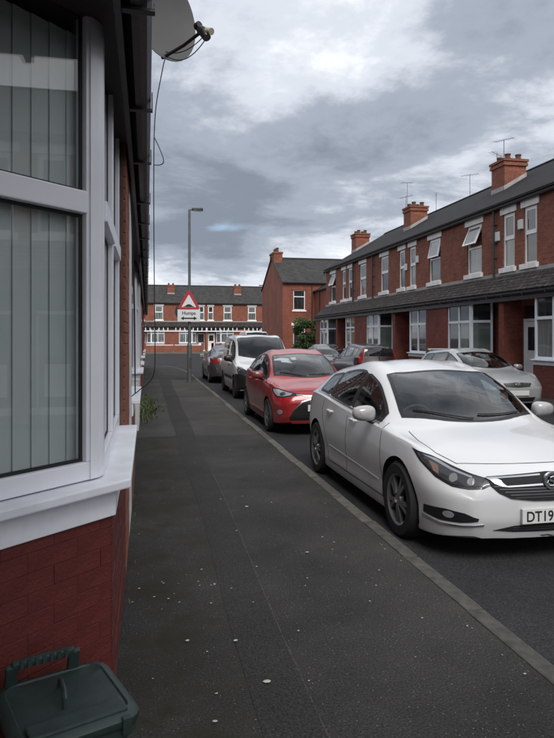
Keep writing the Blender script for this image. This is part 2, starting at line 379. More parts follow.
# ------------------------------------------------------------------ ground, roads, pavements
ROAD_Z = -0.11; KX = 1.97; RKX = 9.40; RW = 11.24; LW = -0.84
struct(MB().add([(-1500, -1500, -0.3), (1500, -1500, -0.3), (1500, 1500, -0.3), (-1500, 1500, -0.3)], [(0, 1, 2, 3)]).build('ground', 'earth'))
struct(MB().add([(-80, -40, ROAD_Z), (90, -40, ROAD_Z), (90, 69, ROAD_Z), (-80, 69, ROAD_Z)], [(0, 1, 2, 3)]).build('road', 'road_asphalt'))
# left pavement with rounded corner at the junction
corner = [(KX, 28.0)] + [(KX - 1.25 * (1 - math.cos(a)), 28 + 9.0 * math.sin(a)) for a in np.linspace(0.15, math.pi / 2, 8)]
corner += [(KX - 1.25 - 3.0 * (math.sin(a)), 37 + 3.0 * (1 - math.cos(a))) for a in np.linspace(0.3, math.pi / 2, 6)] + [(-40, 40.0)]
kw = 0.112
def inset(poly, w):
    out = []
    for i, p in enumerate(poly):
        a = Vector(poly[max(i - 1, 0)]); b2 = Vector(poly[min(i + 1, len(poly) - 1)]); d = (b2 - a).normalized(); out.append((p[0] - d.y * w, p[1] + d.x * w))
    return out
edge = [(KX, -12.0)] + corner
inner = inset(edge, kw + 0.004)
pav = MB().prism([(-40, -12)] + inner, -0.28, 0.0).build('pavement_left', 'pavement_asphalt'); struct(pav)
# kerb stones: each its own piece
stone = MB().box(-kw, 0, 0.007, 0.907, -0.25, 0.008).build('kerb_stone', 'concrete_kerb', pav, bevel=0.012)
stone.location = (KX, -3.0, 0)
y = -3.0 + 0.914; i = 1
while y < 27.6:
    c = stone.copy(); COL.objects.link(c); c.parent = pav; c.location = (KX + random.uniform(-.006, .006), y, random.uniform(-.006, .005)); c.rotation_euler = (0, 0, random.uniform(-.006, .006)); y += 0.914
pts = corner
for a, b2 in zip(pts[:-1], pts[1:]):
    a = Vector(a); b2 = Vector(b2); Lg = (b2 - a).length; n = max(1, round(Lg / 0.92)) if Lg < 12 else 14
    for k in range(n):
        if Lg >= 12 and k * 0.914 > 10: break
        p = a + (b2 - a) * (k / n) if Lg < 12 else a + (b2 - a).normalized() * k * 0.914
        d = (b2 - a).normalized(); c = stone.copy(); COL.objects.link(c); c.parent = pav
        c.location = (p.x, p.y, 0); c.rotation_euler = (0, 0, math.atan2(d.y, d.x) - math.pi / 2)
# repaired strips in the left pavement
def strip_sheet(name, left, right, z, mat):
    n = len(left); V = [(x, y, z) for x, y in left] + [(x, y, z) for x, y in right]
    V += [(x, y, -.02) for x, y, _ in V]; m_ = 2 * n
    Fs_ = [(i, n + i, n + i + 1, i + 1) for i in range(n - 1)]
    for a in (0, n): Fs_ += [(a + i, a + i + 1, m_ + a + i + 1, m_ + a + i) for i in range(n - 1)]
    Fs_ += [(0, n, m_ + n, m_), (n - 1, 2 * n - 1, m_ + 2 * n - 1, m_ + n - 1)]
    o = MB().add(V, Fs_).build(name, mat); return struct(o)
ys = np.linspace(1.2, 26, 60)
strip_sheet('trench_patch', [(0.46 + 0.012 * math.sin(q * 1.3) + 0.02 * math.exp(-((q - 6) / 3)**2), q) for q in ys], [(0.71 + 0.012 * math.sin(q * 1.1 + 1) + 0.007 * q, q) for q in ys], 0.0022, 'trench_asphalt')
yl = np.linspace(2.2, 7.5, 30); edge_r = [0.71 + 0.012 * math.sin(q * 1.1 + 1) + 0.007 * q for q in yl]
strip_sheet('trench_seal', [(x - .004, q) for x, q in zip(edge_r, yl)], [(x + .006 + .003 * math.sin(q * 9), q) for x, q in zip(edge_r, yl)], 0.0032, 'pavement_light')
xs = np.linspace(-0.8, KX - kw - 0.01, 14)
V1 = [(x, 10.4 + 0.05 * math.sin(x * 3)) for x in xs]; V2 = [(x, 24.5 + 0.08 * math.sin(x * 2)) for x in xs]
strip_sheet('pavement_patch', V2, V1, 0.001, 'pavement_light')
# right pavement
rp = MB().box(RKX + kw + .004, RW + 0.3, -14, 38.6, -0.28, 0.0).build('pavement_right', 'pavement_asphalt'); struct(rp)
y = 4.0
while y < 38:
    c = stone.copy(); COL.objects.link(c); c.parent = rp; c.location = (RKX, y + 0.914, 0); c.rotation_euler = (0, 0, math.pi); y += 0.914
struct(MB().box(-60, 70, 69.0, 90, -0.28, 0.0).build('pavement_far', 'far_paving'))
struct(MB().box(9.4, 40, 38.9, 59.5, -0.28, -0.004).build('pavement_corner', 'pavement_light'))

# ------------------------------------------------------------------ terraced house (local: x = -outward, y = s*t along street)
HW = 4.24; BAYD = 0.70; EAVE = 6.0; RIDGE = 8.37
def frame_window(mb_f, org, du, dn, w, z0, z1, cols, trans, fw=0.06, dep=0.07):
    """uPVC frame in a plane: org + du*u, depth along dn; cols = list of mullion positions, trans = transom z or None"""
    du = Vector((du[0], du[1], 0)); dn = Vector((dn[0], dn[1], 0)); org = Vector((org[0], org[1], 0))
    def bar(u0, u1, a, b, extra=0.0):
        c = org + du * ((u0 + u1) / 2) + Vector((0, 0, (a + b) / 2)) - dn * (dep / 2 - extra / 2)
        mb_f.obox(c, du * ((u1 - u0) / 2), dn * ((dep + extra) / 2), Vector((0, 0, (b - a) / 2)))
    bar(0, w, z0, z0 + fw); bar(0, w, z1 - fw, z1); bar(0, fw, z0 + fw, z1 - fw); bar(w - fw, w, z0 + fw, z1 - fw)
    us = [fw] + [q for c_ in cols for q in (c_ - fw / 2, c_ + fw / 2)] + [w - fw]
    for c_ in cols: bar(c_ - fw / 2, c_ + fw / 2, z0 + fw, z1 - fw)
    zs = [(z0 + fw, z1 - fw)]
    if trans:
        for k in range(0, len(us), 2): bar(us[k], us[k + 1], trans - fw * .6, trans + fw * .6, 0.012)
        zs = [(z0 + fw, trans - fw * .6), (trans + fw * .6, z1 - fw)]
    return [(us[k], us[k + 1], a, b) for a, b in zs for k in range(0, len(us), 2)]
def gasket(org, du, dn, rect, parent, w=0.014, inset=0.026):  # black window seal, also standing in for the shaded frame reveal
    u0, u1, a, b = rect; du = Vector((du[0], du[1], 0)); dn = Vector((dn[0], dn[1], 0)); org = Vector((org[0], org[1], 0))
    V = [org + du * u + Vector((0, 0, z)) - dn * inset for u, z in ((u0 - .002, a - .002), (u1 + .002, a - .002), (u1 + .002, b + .002), (u0 - .002, b + .002), (u0 + w, a + w), (u1 - w, a + w), (u1 - w, b - w), (u0 + w, b - w))]
    V += [p - dn * .008 for p in V]
    F_ = [(i, (i + 1) % 4, 4 + (i + 1) % 4, 4 + i) for i in range(4)]
    return MB().add(V, F_ + [tuple(8 + i for i in f[::-1]) for f in F_] + [(4 + i, 4 + (i + 1) % 4, 12 + (i + 1) % 4, 12 + i) for i in range(4)]).build('gasket', 'gasket', parent)
def pane(org, du, dn, rect, parent, mat, inset=0.035, name='pane'):
    u0, u1, a, b = rect; du = Vector((du[0], du[1], 0)); dn = Vector((dn[0], dn[1], 0)); org = Vector((org[0], org[1], 0))
    c = org + du * ((u0 + u1) / 2) + Vector((0, 0, (a + b) / 2)) - dn * inset
    return MB().obox(c, du * ((u1 - u0) / 2 + .004), dn * 0.006, Vector((0, 0, (b - a) / 2 + .004))).build(name, mat, parent)

BZ0, BTR = 1.04, 2.17
def make_house(s, wall='brick', ground='brick_ground', canopy_mat='canopy_tile', near=False, chimney=True, root_name='terraced_house'):
    root = link(root_name, None); root.empty_display_size = 0.4
    T = lambda t, d, z: (-d, s * t, z)
    P2 = lambda t, d: (-d, s * t)
    def part(mb, name, mat, parent=root, **kw):
        mb.xf(lambda x, y, z: T(x, y, z)); return mb.build(name, mat, parent, **kw)
    # upper front wall with two openings
    ops = [(0.24, 0.90, 3.86, 5.58), (2.20, 3.20, 3.86, 5.58)]
    ts = [0, .24, .90, 2.20, 3.20, HW]; zs = [2.6, 3.86, 5.58, 5.96]
    w = MB()
    for i in range(5):
        for k in range(3):
            if k == 1 and i in (1, 3): continue
            w.box(ts[i], ts[i + 1], -0.12, 0.0, zs[k], zs[k + 1])
    w.box(0, HW, -8.0, -0.12, 0, 5.96)
    w.add([(0, 0, 5.96), (0, -8, 5.96), (0, -4, RIDGE - .06), (HW, 0, 5.96), (HW, -8, 5.96), (HW, -4, RIDGE - .06)], [(0, 1, 2), (3, 5, 4), (0, 2, 5, 3), (1, 4, 5, 2)])
    part(w, 'wall', wall)
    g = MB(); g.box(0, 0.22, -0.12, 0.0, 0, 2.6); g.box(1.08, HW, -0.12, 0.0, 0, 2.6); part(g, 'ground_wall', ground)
    # roof
    r = MB(); ov = 0.16; sl = (RIDGE - 6.0) / 4.0; z_e = 6.0 - sl * ov
    r.add([(0, ov, z_e), (HW, ov, z_e), (HW, -4, RIDGE), (0, -4, RIDGE), (0, ov, z_e + .07), (HW, ov, z_e + .07), (HW, -4, RIDGE + .07), (0, -4, RIDGE + .07)],
          [(0, 1, 2, 3), (4, 7, 6, 5), (0, 4, 5, 1), (1, 5, 6, 2), (3, 7, 4, 0)])
    r.add([(0, -8 - ov, z_e), (HW, -8 - ov, z_e), (HW, -4, RIDGE), (0, -4, RIDGE), (0, -8 - ov, z_e + .07), (HW, -8 - ov, z_e + .07), (HW, -4, RIDGE + .07), (0, -4, RIDGE + .07)],
          [(3, 2, 1, 0), (5, 6, 7, 4), (1, 5, 4, 0)])
    rf = part(r, 'roof', 'slate')
    rt = MB(); k = 0.0
    while k < HW - 0.01:
        e = min(k + 0.45, HW); rt.add([(k + .01, -3.86, RIDGE + .03), (k + .01, -4, RIDGE + .13), (k + .01, -4.14, RIDGE + .03), (e, -3.86, RIDGE + .03), (e, -4, RIDGE + .13), (e, -4.14, RIDGE + .03)], [(0, 1, 4, 3), (1, 2, 5, 4), (0, 2, 1), (3, 4, 5)]); k = e
    part(rt, 'ridge_tiles', 'slate', rf)
    # eaves gutter
    gm = MB(); gm.box(0, HW, 0.001, 0.06, 5.80, z_e + .03); gm.prism([(0, 0), (HW, 0), (HW, .1), (0, .1)], 0, 0) if False else None
    gp = [(0.07, 5.86), (0.085, 5.80), (0.13, 5.775), (0.175, 5.80), (0.19, 5.86), (0.175, 5.86), (0.13, 5.795), (0.085, 5.86)]
    n = len(gp); gm.add([(0, d, z) for d, z in gp] + [(HW, d, z) for d, z in gp], [(i, (i + 1) % n, n + (i + 1) % n, n + i) for i in range(n)])
    part(gm, 'gutter', 'dark_timber')
    # lintels, sills, upper windows
    for (a, b, z0, z1), nm in zip(ops, ('n', 'w')):
        part(MB().box(a - .12, b + .12, 0.003, 0.035, z1, z1 + .23), 'lintel', 'white_stone', bevel=0.006)
        part(MB().box(a - .10, b + .10, 0.004, 0.10, z0 - .16, z0 - .001), 'sill', 'white_stone', bevel=0.008)
        fm = MB(); rects = frame_window(fm, P2(a, -0.045), (0, s), (-1, 0), b - a, z0, z1, [], z0 + 0.92)
        win = fm.build('window', 'upvc_cool', root)
        pane(P2(a, -0.045), (0, s), (-1, 0), rects[0], win, 'pane_dark')
        u0, u1, za, zb_ = rects[1]
        cm = MB(); wd = u1 - u0 - .01; hh = zb_ - za - .01
        for q in ((0, wd, -hh, -hh + .05), (0, wd, -.05, 0), (0, .05, -hh + .05, -.05), (wd - .05, wd, -hh + .05, -.05)):
            cm.box(-0.012, 0.03, s * q[0], s * q[1], q[2], q[3], 0)
        cm.box(0.004, 0.012, s * .05, s * (wd - .05), -hh + .05, -.05, 1)
        cs = cm.build('top_casement', ['upvc_cool', 'pane_net' if nm == 'w' else 'pane_dark'], win); cs.location = (0.045 + 0.005, s * (a + u0 + .005), zb_ - .005)
    # front door in its recess
    dm = MB().box(0.26, 1.04, -0.105, -0.06, 0.14, 2.12); door = part(dm, 'door', 'upvc_cool')
    part(MB().box(0.38, 0.92, -0.058, -0.05, 1.25, 1.95), 'door_pane', 'pane_dark', door)
    part(MB().box(0.38, 0.92, -0.058, -0.045, 0.35, 1.05), 'door_panel', 'upvc_cool', door)
    part(MB().box(0.93, 0.97, -0.055, -0.02, 1.02, 1.2), 'handle', 'chrome', door)
    part(MB().box(0.22, 1.08, -0.11, -0.01, 2.13, 2.2).box(0.22, .26, -.11, -.01, 0.1, 2.13).box(1.04, 1.08, -.11, -.01, .1, 2.13), 'door_frame', 'upvc_cool')
    part(MB().box(0.26, 1.04, -0.09, -0.07, 2.2, 2.6), 'fanlight', 'pane_dark')
    part(MB().box(0.13, 1.15, 0.002, 0.34, 0.0, 0.13), 'doorstep', 'white_stone', bevel=0.01)
    part(MB().box(0.0, 0.13, 0.002, 0.30 if near else 0.62, 0, 2.9), 'door_column', ground)
    # bay: brick base, pier, sill, windows
    if not near:
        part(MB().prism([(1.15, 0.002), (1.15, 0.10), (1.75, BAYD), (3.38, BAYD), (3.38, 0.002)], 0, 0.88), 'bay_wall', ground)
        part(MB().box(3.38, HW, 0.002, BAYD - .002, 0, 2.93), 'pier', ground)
    s_out = lambda e: [(1.15 - .0, 0.10 + e * .41), (1.75 - e * .414, BAYD + e), (3.375, BAYD + e)]
    a_ = s_out(0.012); b_ = s_out(0.075)
    part(MB().prism([(1.152, 0.003)] + a_ + [(3.375, 0.003)], 0.88, 0.995), 'sill_board', 'upvc_sill', bevel=0.004)
    part(MB().prism([(1.12, 0.003), (1.12, 0.10 + .06)] + b_[1:] + [(3.375, 0.003)], 0.997, 1.035), 'bay_sill', 'upvc_sill', bevel=0.007)
    BZ1 = 3.02 if near else 2.93
    q = 0.70710678; pm = 'glass_clear' if near else 'pane_green'
    i_ = 0.04
    o_c = P2(1.15 + .10, 0.10 + 0.10 - i_ * 1.2); Lc = 0.60 / q - 0.10 / q - 0.0
    duc = (-q, s * q); dnc = (-q, -s * q)
    fm = MB(); fw = 0.075 if near else 0.07
    rc = frame_window(fm, o_c, duc, dnc, Lc, BZ0, BZ1, [], BTR, fw); win = fm.build('side_window', 'upvc', root, bevel=0.006 if near else 0)
    for k in rc:
        pane(o_c, duc, dnc, k, win, pm if near else 'pane_green')
        if near: gasket(o_c, duc, dnc, k, win)
    o_f = P2(1.75 + .03, BAYD - i_); fm = MB(); Wf = 3.36 - 1.78
    rc2 = frame_window(fm, o_f, (0, s), (-1, 0), Wf, BZ0, BZ1, [Wf / 2], BTR, fw); win2 = fm.build('front_window', 'upvc', root, bevel=0.006 if near else 0)
    for k in rc2:
        pane(o_f, (0, s), (-1, 0), k, win2, pm if near else 'pane_dark')
        if near: gasket(o_f, (0, s), (-1, 0), k, win2)
    part(MB().prism([(1.70, BAYD - .085), (1.735, BAYD - .058), (1.779, BAYD - i_ + .001), (1.779, BAYD - .12)], BZ0 + .002, BZ1 - .002), 'corner_post', 'upvc', bevel=0.004)
    # canopy: tiled pent roof, fascia, soffit, gutter
    cz0, cz1, cd = 2.97, 3.58, 0.75
    c = MB().add([(0, 0.004, cz1), (HW, 0.004, cz1), (HW, cd + .03, cz0), (0, cd + .03, cz0), (0, 0.004, cz1 + .05), (HW, 0.004, cz1 + .05), (HW, cd + .03, cz0 + .05), (0, cd + .03, cz0 + .05)],
                 [(0, 1, 2, 3), (4, 7, 6, 5), (2, 6, 7, 3), (0, 3, 7, 4), (1, 5, 6, 2)])
    can = part(c, 'canopy', canopy_mat)
    tl = MB(); nrow = 6
    for k in range(nrow):           # overlapping tile courses
        f0 = k / nrow; f1 = (k + 1) / nrow + .03
        d0, d1 = (0.004 + (cd + .03) * f for f in (f0, f1)); z0, z1 = (cz1 + .052 + (cz0 - cz1) * f for f in (f0, f1))
        tl.add([(0, d0, z0), (HW, d0, z0), (HW, d1, z1 + .022), (0, d1, z1 + .022), (0, d1, z1), (HW, d1, z1)], [(0, 3, 2, 1), (3, 4, 5, 2)])
    part(tl, 'tile_courses', canopy_mat, can)
    part(MB().box(0, HW, 0.005, 0.05, cz1 + .03, cz1 + .14), 'lead_flashing', 'lead', can)
    part(MB().box(0, HW, 0.004, cd - .03, 2.932, 2.955), 'soffit', 'soffit_timber', can)
    part(MB().box(0, HW, cd - .03, cd - .004, 2.83 if near or ground == 'white_render' else 2.72, 3.0), 'fascia', 'dark_timber', can)  # real board; the deeper version also stands for shadow under the canopy
    gp = [(cd + .0, 2.955), (cd + .006, 2.90), (cd + .03, 2.868), (cd + .06, 2.862), (cd + .09, 2.875), (cd + .11, 2.91), (cd + .112, 2.955), (cd + .10, 2.955), (cd + .085, 2.90), (cd + .055, 2.875), (cd + .02, 2.89), (cd + .01, 2.955)]
    n = len(gp); gm = MB().add([(0, d, z) for d, z in gp] + [(HW, d, z) for d, z in gp], [(i, (i + 1) % n, n + (i + 1) % n, n + i) for i in range(n)])
    part(gm, 'canopy_gutter', 'dark_timber', can)
    for t in (0.4, 1.45, 2.5, 3.55):
        part(MB().prism_y([(0, 0)], 0, 0) if False else MB().add([(t, cd - .002, 2.862), (t, cd - .002, 2.850), (t, cd + .12, 2.850), (t, cd + .12, 2.95), (t, cd + .1135, 2.95), (t, cd + .1135, 2.8615),
              (t + .035, cd - .002, 2.862), (t + .035, cd - .002, 2.850), (t + .035, cd + .12, 2.850), (t + .035, cd + .12, 2.95), (t + .035, cd + .1135, 2.95), (t + .035, cd + .1135, 2.8615)],
              [(0, 1, 2, 5), (2, 3, 4, 5), (6, 11, 8, 7), (8, 11, 10, 9), (0, 6, 7, 1), (1, 7, 8, 2), (2, 8, 9, 3), (3, 9, 10, 4), (4, 10, 11, 5), (5, 11, 6, 0)]), 'gutter_bracket', 'dark_timber', can)
    if chimney and s > 0:
        ch = MB(); zc = 8.25; x0 = -1.85
        ch.box(HW - .45, HW + .45, x0 - .9, x0, 6.6, zc); ch.box(HW - .50, HW + .50, x0 - .95, x0 + .05, zc - .16, zc - .04); ch.box(HW - .52, HW + .52, x0 - .97, x0 + .07, zc, zc + .09)
        chim = part(ch, 'chimney', wall)
        for a in (-.27, .27):
            for e in (-.24, -.68):
                pt = MB().lathe([(.11, 0), (.095, .16), (.115, .18), (.115, .22), (.085, .22), (.085, 0)], 'z', 12)
                pt.v = [(v[0] + HW + a, v[1] + x0 + e, v[2] + zc + .09) for v in pt.v]; part(pt, 'chimney_pot', 'chimney_pot_clay', chim)
        fl = MB()
        for sd2 in (-1, 1):
            yy = HW + sd2 * .455
            zz = lambda d: 6.0 + sl * (-d) + .07
            fl.add([(yy, x0 + .02, zz(x0 + .02) - .02), (yy, x0 - .92, zz(x0 - .92) - .02), (yy, x0 - .92, zz(x0 - .92) + .16), (yy, x0 + .02, zz(x0 + .02) + .16)], [(0, 1, 2, 3)])
        fl.box(HW - .46, HW + .46, x0 + .002, x0 + .02, 7.0, 7.32)
        part(fl, 'chimney_flashing', 'lead', chim)
    return root
def kids(o, name): return [c for c in o.children if c.name.split('.')[0] == name]
def place(proto, loc, rz, label, group):
    c = copy_tree(proto); c.location = loc; c.rotation_euler = (0, 0, rz); tag(c, label, 'house', group); return c
def dress(h, rnd):
    door = kids(h, 'door')[0]
    set_mat(door, rnd.choice(['upvc_cool', 'paint_maroon', 'dark_timber', 'white_stone', 'paint_grey']))
    pm = rnd.choice(['pane_green', 'pane_net', 'pane_dark', 'pane_green'])
    for w_ in kids(h, 'side_window') + kids(h, 'front_window'):
        for p in kids(w_, 'pane'): set_mat(p, pm if rnd.random() < .8 else 'pane_dark')
    for w_ in kids(h, 'window'):
        for p in kids(w_, 'pane'): set_mat(p, rnd.choice(['pane_dark', 'pane_dark', 'pane_net']))

protoA = make_house(+1); protoB = make_house(-1)
rnd = random.Random(3)
ordn = ['nearest', 'second', 'third', 'fourth', 'fifth', 'sixth', 'seventh', 'eighth', 'ninth', 'tenth', 'eleventh', 'twelfth']
P_R = [17.35 + 8.48 * k for k in (-2, -1, 0, 1, 2)]
right = {}
used = set()
gR = 'brick terraced houses along the right side'
labR = {(2, -1): 'red brick terraced house at the right edge, partly cut off by the frame',
        (2, 1): 'red brick terraced house behind the silver car, with a wide-open white top casement upstairs',
        (3, -1): 'red brick terraced house at mid-row whose upper casement tilts open, left of the nearest chimney',
        (3, 1): 'red brick terraced house directly above the maroon parked car, middle of the right row',
        (4, -1): 'red brick terraced house last but one before the far end of the right row',
        (4, 1): 'red brick terraced house at the far end of the right row, by the bush'}
for i, p in enumerate(P_R):
    for s, proto in ((-1, protoB), (1, protoA)):
        if proto not in used: h = proto; used.add(proto); h.location = (RW, p, 0)
        else: h = copy_tree(proto); h.location = (RW, p, 0)
        tag(h, labR.get((i, s), 'terraced house opposite, seen only as a reflection in the left bay window'), 'house', gR if (i, s) in labR else 'terraced houses seen only as reflections')
        right[(i, s)] = h; dress(h, rnd)
def open_casement(h, ang, which=1):
    w_ = kids(h, 'window')[which]; cs = kids(w_, 'top_casement')[0]; cs.rotation_euler = (0, ang, 0); set_mat(cs, 'pane_net', 1)
for key, ang in (((2, 1), R(24)), ((3, -1), R(12)), ((4, 1), R(20))): open_casement(right[key], ang)
def pipe_part(h, s, t, z0=0.0, z1=5.8):
    m_ = MB().tube([(-.09, s * t, z1), (-.09, s * t, z0)], 0.037, 10); 
    for z in (z1 - .5, (z0 + z1) / 2, z0 + .6): m_.box(-.13, -.001, s * t - .05, s * t + .05, z, z + .035)
    m_.build('downpipe', 'grey_pipe', h)
pipe_part(right[(2, 1)], 1, 1.30, 3.62); pipe_part(right[(4, -1)], -1, 1.30, 3.62); pipe_part(right[(3, 1)], 1, 4.1, 3.62)
def alarm(h, s, t, z): MB().box(-.075, -.002, s * (t - .11), s * (t + .11), z, z + .30).build('alarm_box', 'sign_white', h, bevel=0.02)
alarm(right[(2, 1)], 1, 1.16, 4.78); alarm(right[(2, -1)], -1, 0.02 + .0 + .9 + .12 - 1.1 if False else 0.13, 4.95); alarm(right[(3, -1)], -1, 1.12, 4.8); alarm(right[(3, 1)], 1, .08, 4.6)
# row-end gable closes with bargeboard
be = MB().add([(.16 * -1, HW + .01, 5.88), (4, HW + .01, RIDGE + .08), (4, HW + .01, RIDGE - .1), (-.16, HW + .01, 5.70), (-.16, HW + .06, 5.88), (4, HW + .06, RIDGE + .08), (4, HW + .06, RIDGE - .1), (-.16, HW + .06, 5.70)],
              [(0, 1, 2, 3), (4, 7, 6, 5), (0, 4, 5, 1), (3, 2, 6, 7)]).build('bargeboard', 'dark_timber', right[(4, 1)])

# left row
gL = 'terraced houses along the left side'
nearH = make_house(-1, wall='brick', ground='painted_brick', near=True); nearH.location = (LW, 0.95, 0); nearH.rotation_euler = (0, 0, math.pi)
tag(nearH, 'red painted brick terraced house at left with large white canted bay window', 'house', gL)
for w_ in kids(nearH, 'window'):
    pass
# its bay base and pier are laid brick by brick
def brick_face(parent, o, du, dn, w, z0, z1, mat, jit=0.0015, thick=0.02, bl=0.225, bh=0.075, joint=0.0045):
    du = Vector(du); dn = Vector(dn); o = Vector(o); cache = {}; row = 0; z = z0; cnt = 0
    while z < z1 - 0.02:
        h = min(bh - joint, z1 - z - .002); u = -(bl / 2) if row % 2 else 0.0
        while u < w - 0.01:
            a = max(u, 0.0); b2 = min(u + bl - joint, w)
            if b2 - a > 0.02:
                key = (round(b2 - a, 3), round(h, 3)); c = o + du * ((a + b2) / 2) + Vector((0, 0, z + h / 2)) + dn * random.uniform(-jit, jit)
                if key not in cache:
                    ob = MB().obox((0, 0, 0), du * ((b2 - a) / 2), dn * (thick / 2), Vector((0, 0, h / 2))).build('brick', mat, parent, bevel=0.0018); cache[key] = ob
                else: ob = cache[key].copy(); COL.objects.link(ob); ob.parent = parent
                ob.location = c; cnt += 1
            u += bl
        z += bh; row += 1
    return cnt
s = -1; T3 = lambda t, d, z: (-d, s * t, z); q = 0.70710678
def tpart(mb, name, mat, parent, **kw): mb.xf(T3); return mb.build(name, mat, parent, **kw)
th = 0.022
bw_ = tpart(MB().prism([(1.15 + .010, 0.002), (1.15 + .010, 0.099), (1.758, BAYD - .003), (3.38, BAYD - .003), (3.38, 0.002)], 0, 0.88), 'bay_wall', 'painted_joint', nearH)
# cant face runs t 1.15..1.75 ; front face t 1.75..3.38
brick_face(bw_, T3(1.15 + .012, .10 + .012 - .022, 0), (-q, -q, 0), (-q, q, 0), 0.60 / q - .0, 0.008, 0.88, 'painted_brick')
brick_face(bw_, T3(1.75, BAYD - .011, 0), (0, s, 0), (-1, 0, 0), 1.63, 0.008, 0.88, 'painted_brick')
pr = tpart(MB().box(3.38, HW, 0.002, BAYD - .016, 0, 2.93), 'pier', 'bare_joint', nearH)
brick_face(pr, T3(3.385, BAYD - .011, 0), (0, s, 0), (-1, 0, 0), HW - 3.39, 0.008, 2.93, 'bare_brick')
# vertical blind slats hang inside the bay
def slats(parent, t0, d0, dt, dd, n, ang):
    for k in range(n):
        f = (k + .5) / n; t = t0 + dt * f; d = d0 + dd * f
        L = math.hypot(dt, dd) / n * 0.66; a = math.atan2(dd, dt) + ang
        V = Vector((-math.sin(a) * L, s * math.cos(a) * L, 0)); W = Vector((V.y, -V.x, 0)).normalized() * 0.0012
        MB().obox((-d, s * t, (1.10 + 2.88) / 2), V, W, (0, 0, .89)).build('blind_slat', 'blind_slat', parent)
side = kids(nearH, 'side_window')[0]; frontw = kids(nearH, 'front_window')[0]
slats(side, 1.28, 0.06, 0.52, 0.52, 9, -0.09); slats(frontw, 1.86, 0.55, 1.45, 0.0, 15, -0.09)
tpart(MB().box(1.2, 3.36, 0.004, 0.02, 0.9, 2.93), 'dark_room_panel', 'interior', nearH)  # dark panel stands in for the unlit room behind the blinds
# other left houses
A_L = [(0.95, 1), (9.43, 1), (9.43, -1), (17.91, 1), (17.91, -1), (26.39, 1), (26.39, -1), (34.87, 1)]
labL = ['terraced house on the left, behind the camera, before the bay window house',
        'white painted terraced house on the left, just beyond the red brick pier',
        'terraced house on the left, second beyond the red brick pier, edge-on',
        'terraced house on the left, third beyond the red brick pier, edge-on',
        'terraced house on the left, fourth beyond the red brick pier, edge-on',
        'terraced house on the left, fifth beyond the red brick pier, edge-on',
        'terraced house on the left, last but one before the junction, edge-on',
        'terraced house on the left, at the junction end, edge-on']
whiteH = make_house(+1, wall='brick', ground='white_render')
left = []
for (yy, s_), lb in zip(A_L, labL):
    if yy == 9.43 and s_ == 1: h = whiteH
    else: h = copy_tree(protoA if s_ > 0 else protoB)
    h.location = (LW, yy, 0); h.rotation_euler = (0, 0, math.pi); tag(h, lb, 'house', gL); left.append(h); dress(h, rnd)
set_mat(kids(left[2], 'ground_wall')[0], 'white_render'); set_mat(kids(left[2], 'bay_wall')[0], 'white_render'); set_mat(kids(left[2], 'pier')[0], 'white_render')
set_mat(kids(left[1], 'bay_wall')[0], 'brick')

# far row across the junction, each with its low front garden wall
gF = 'brick terraced houses across the junction'
FY = 78.0
labF = ['terraced house across the junction, leftmost, half hidden by the left row',
        'terraced house across the junction, just left of the lamp post, below the left chimney',
        'terraced house across the junction directly behind the road hump sign',
        'terraced house across the junction above the grey car, below the right chimney',
        'terraced house across the junction, left of the far street lamp, behind the white van',
        'terraced house across the junction, hidden behind the end house gable']
k = 0
for j, xx in enumerate((-1.28, 7.2, 15.68)):
    for s_ in (1, -1):
        h = copy_tree(protoA if s_ > 0 else protoB); h.location = (xx, FY, 0); h.rotation_euler = (0, 0, math.pi / 2)
        # rotated: local y -> -x
        idx = j * 2 + (0 if s_ > 0 else 1)
        tag(h, labF[idx], 'house', gF); dress(h, rnd)
        for nm in ('wall', 'ground_wall', 'bay_wall', 'pier', 'door_column'):
            for c in kids(h, nm): set_mat(c, 'brick_far')
        for c in kids(h, 'chimney'): set_mat(c, 'brick_far')
        for c in kids(h, 'roof'): set_mat(c, 'slate_light')
        for w_ in kids(h, 'side_window') + kids(h, 'front_window') + kids(h, 'window'):
            for p in kids(w_, 'pane'): set_mat(p, 'pane_far')
        # white valance under the canopy
        can = kids(h, 'canopy')[0]
        MB().box(-.80, -.76, 0 if s_ > 0 else -HW, HW if s_ > 0 else 0, 2.45, 2.83).build('valance', 'upvc_cool', can) if False else None
        vm = MB(); a0 = .15
        for tt in np.arange(0.0, HW - .2, 0.53):
            vm.box(-.83, -.79, *(sorted((s_ * tt, s_ * (tt + .10)))), 2.5, 2.93)
        vm.box(-.83, -.79, *(sorted((0, s_ * HW))), 2.40, 2.52); vm.build('valance', 'upvc_cool', h)
        x0 = xx - HW if s_ > 0 else xx; side_nm = 'left' if s_ > 0 else 'right'
        gw = link('garden_wall', None); gw.location = (x0, 71.2, 0)
        tag(gw, ['low brick garden wall at far left across the junction', 'low brick garden wall left of the lamp post across the junction',
                 'low brick garden wall behind the lamp post across the junction', 'low brick garden wall above the grey car across the junction',
                 'low brick garden wall behind the white van across the junction', 'low brick garden wall hidden by the end house across the junction'][idx], 'wall', 'low garden walls across the junction')
        g0, g1 = (0.1, HW - 1.2) if s_ > 0 else (1.2, HW - .1)
        MB().box(g0, g1, 0, .22, 0, .78).build('wall', 'brick_far', gw); MB().box(g0 - .02, g1 + .02, -.03, .25, .782, .86).build('coping', 'white_stone', gw)
        for gx in ((HW - 1.18, HW - .02) if s_ > 0 else (.92, .02 - .0)):
            MB().box(gx, gx + .24, -.02, .24, 0, 1.05).build('gate_pier', 'brick_far', gw)
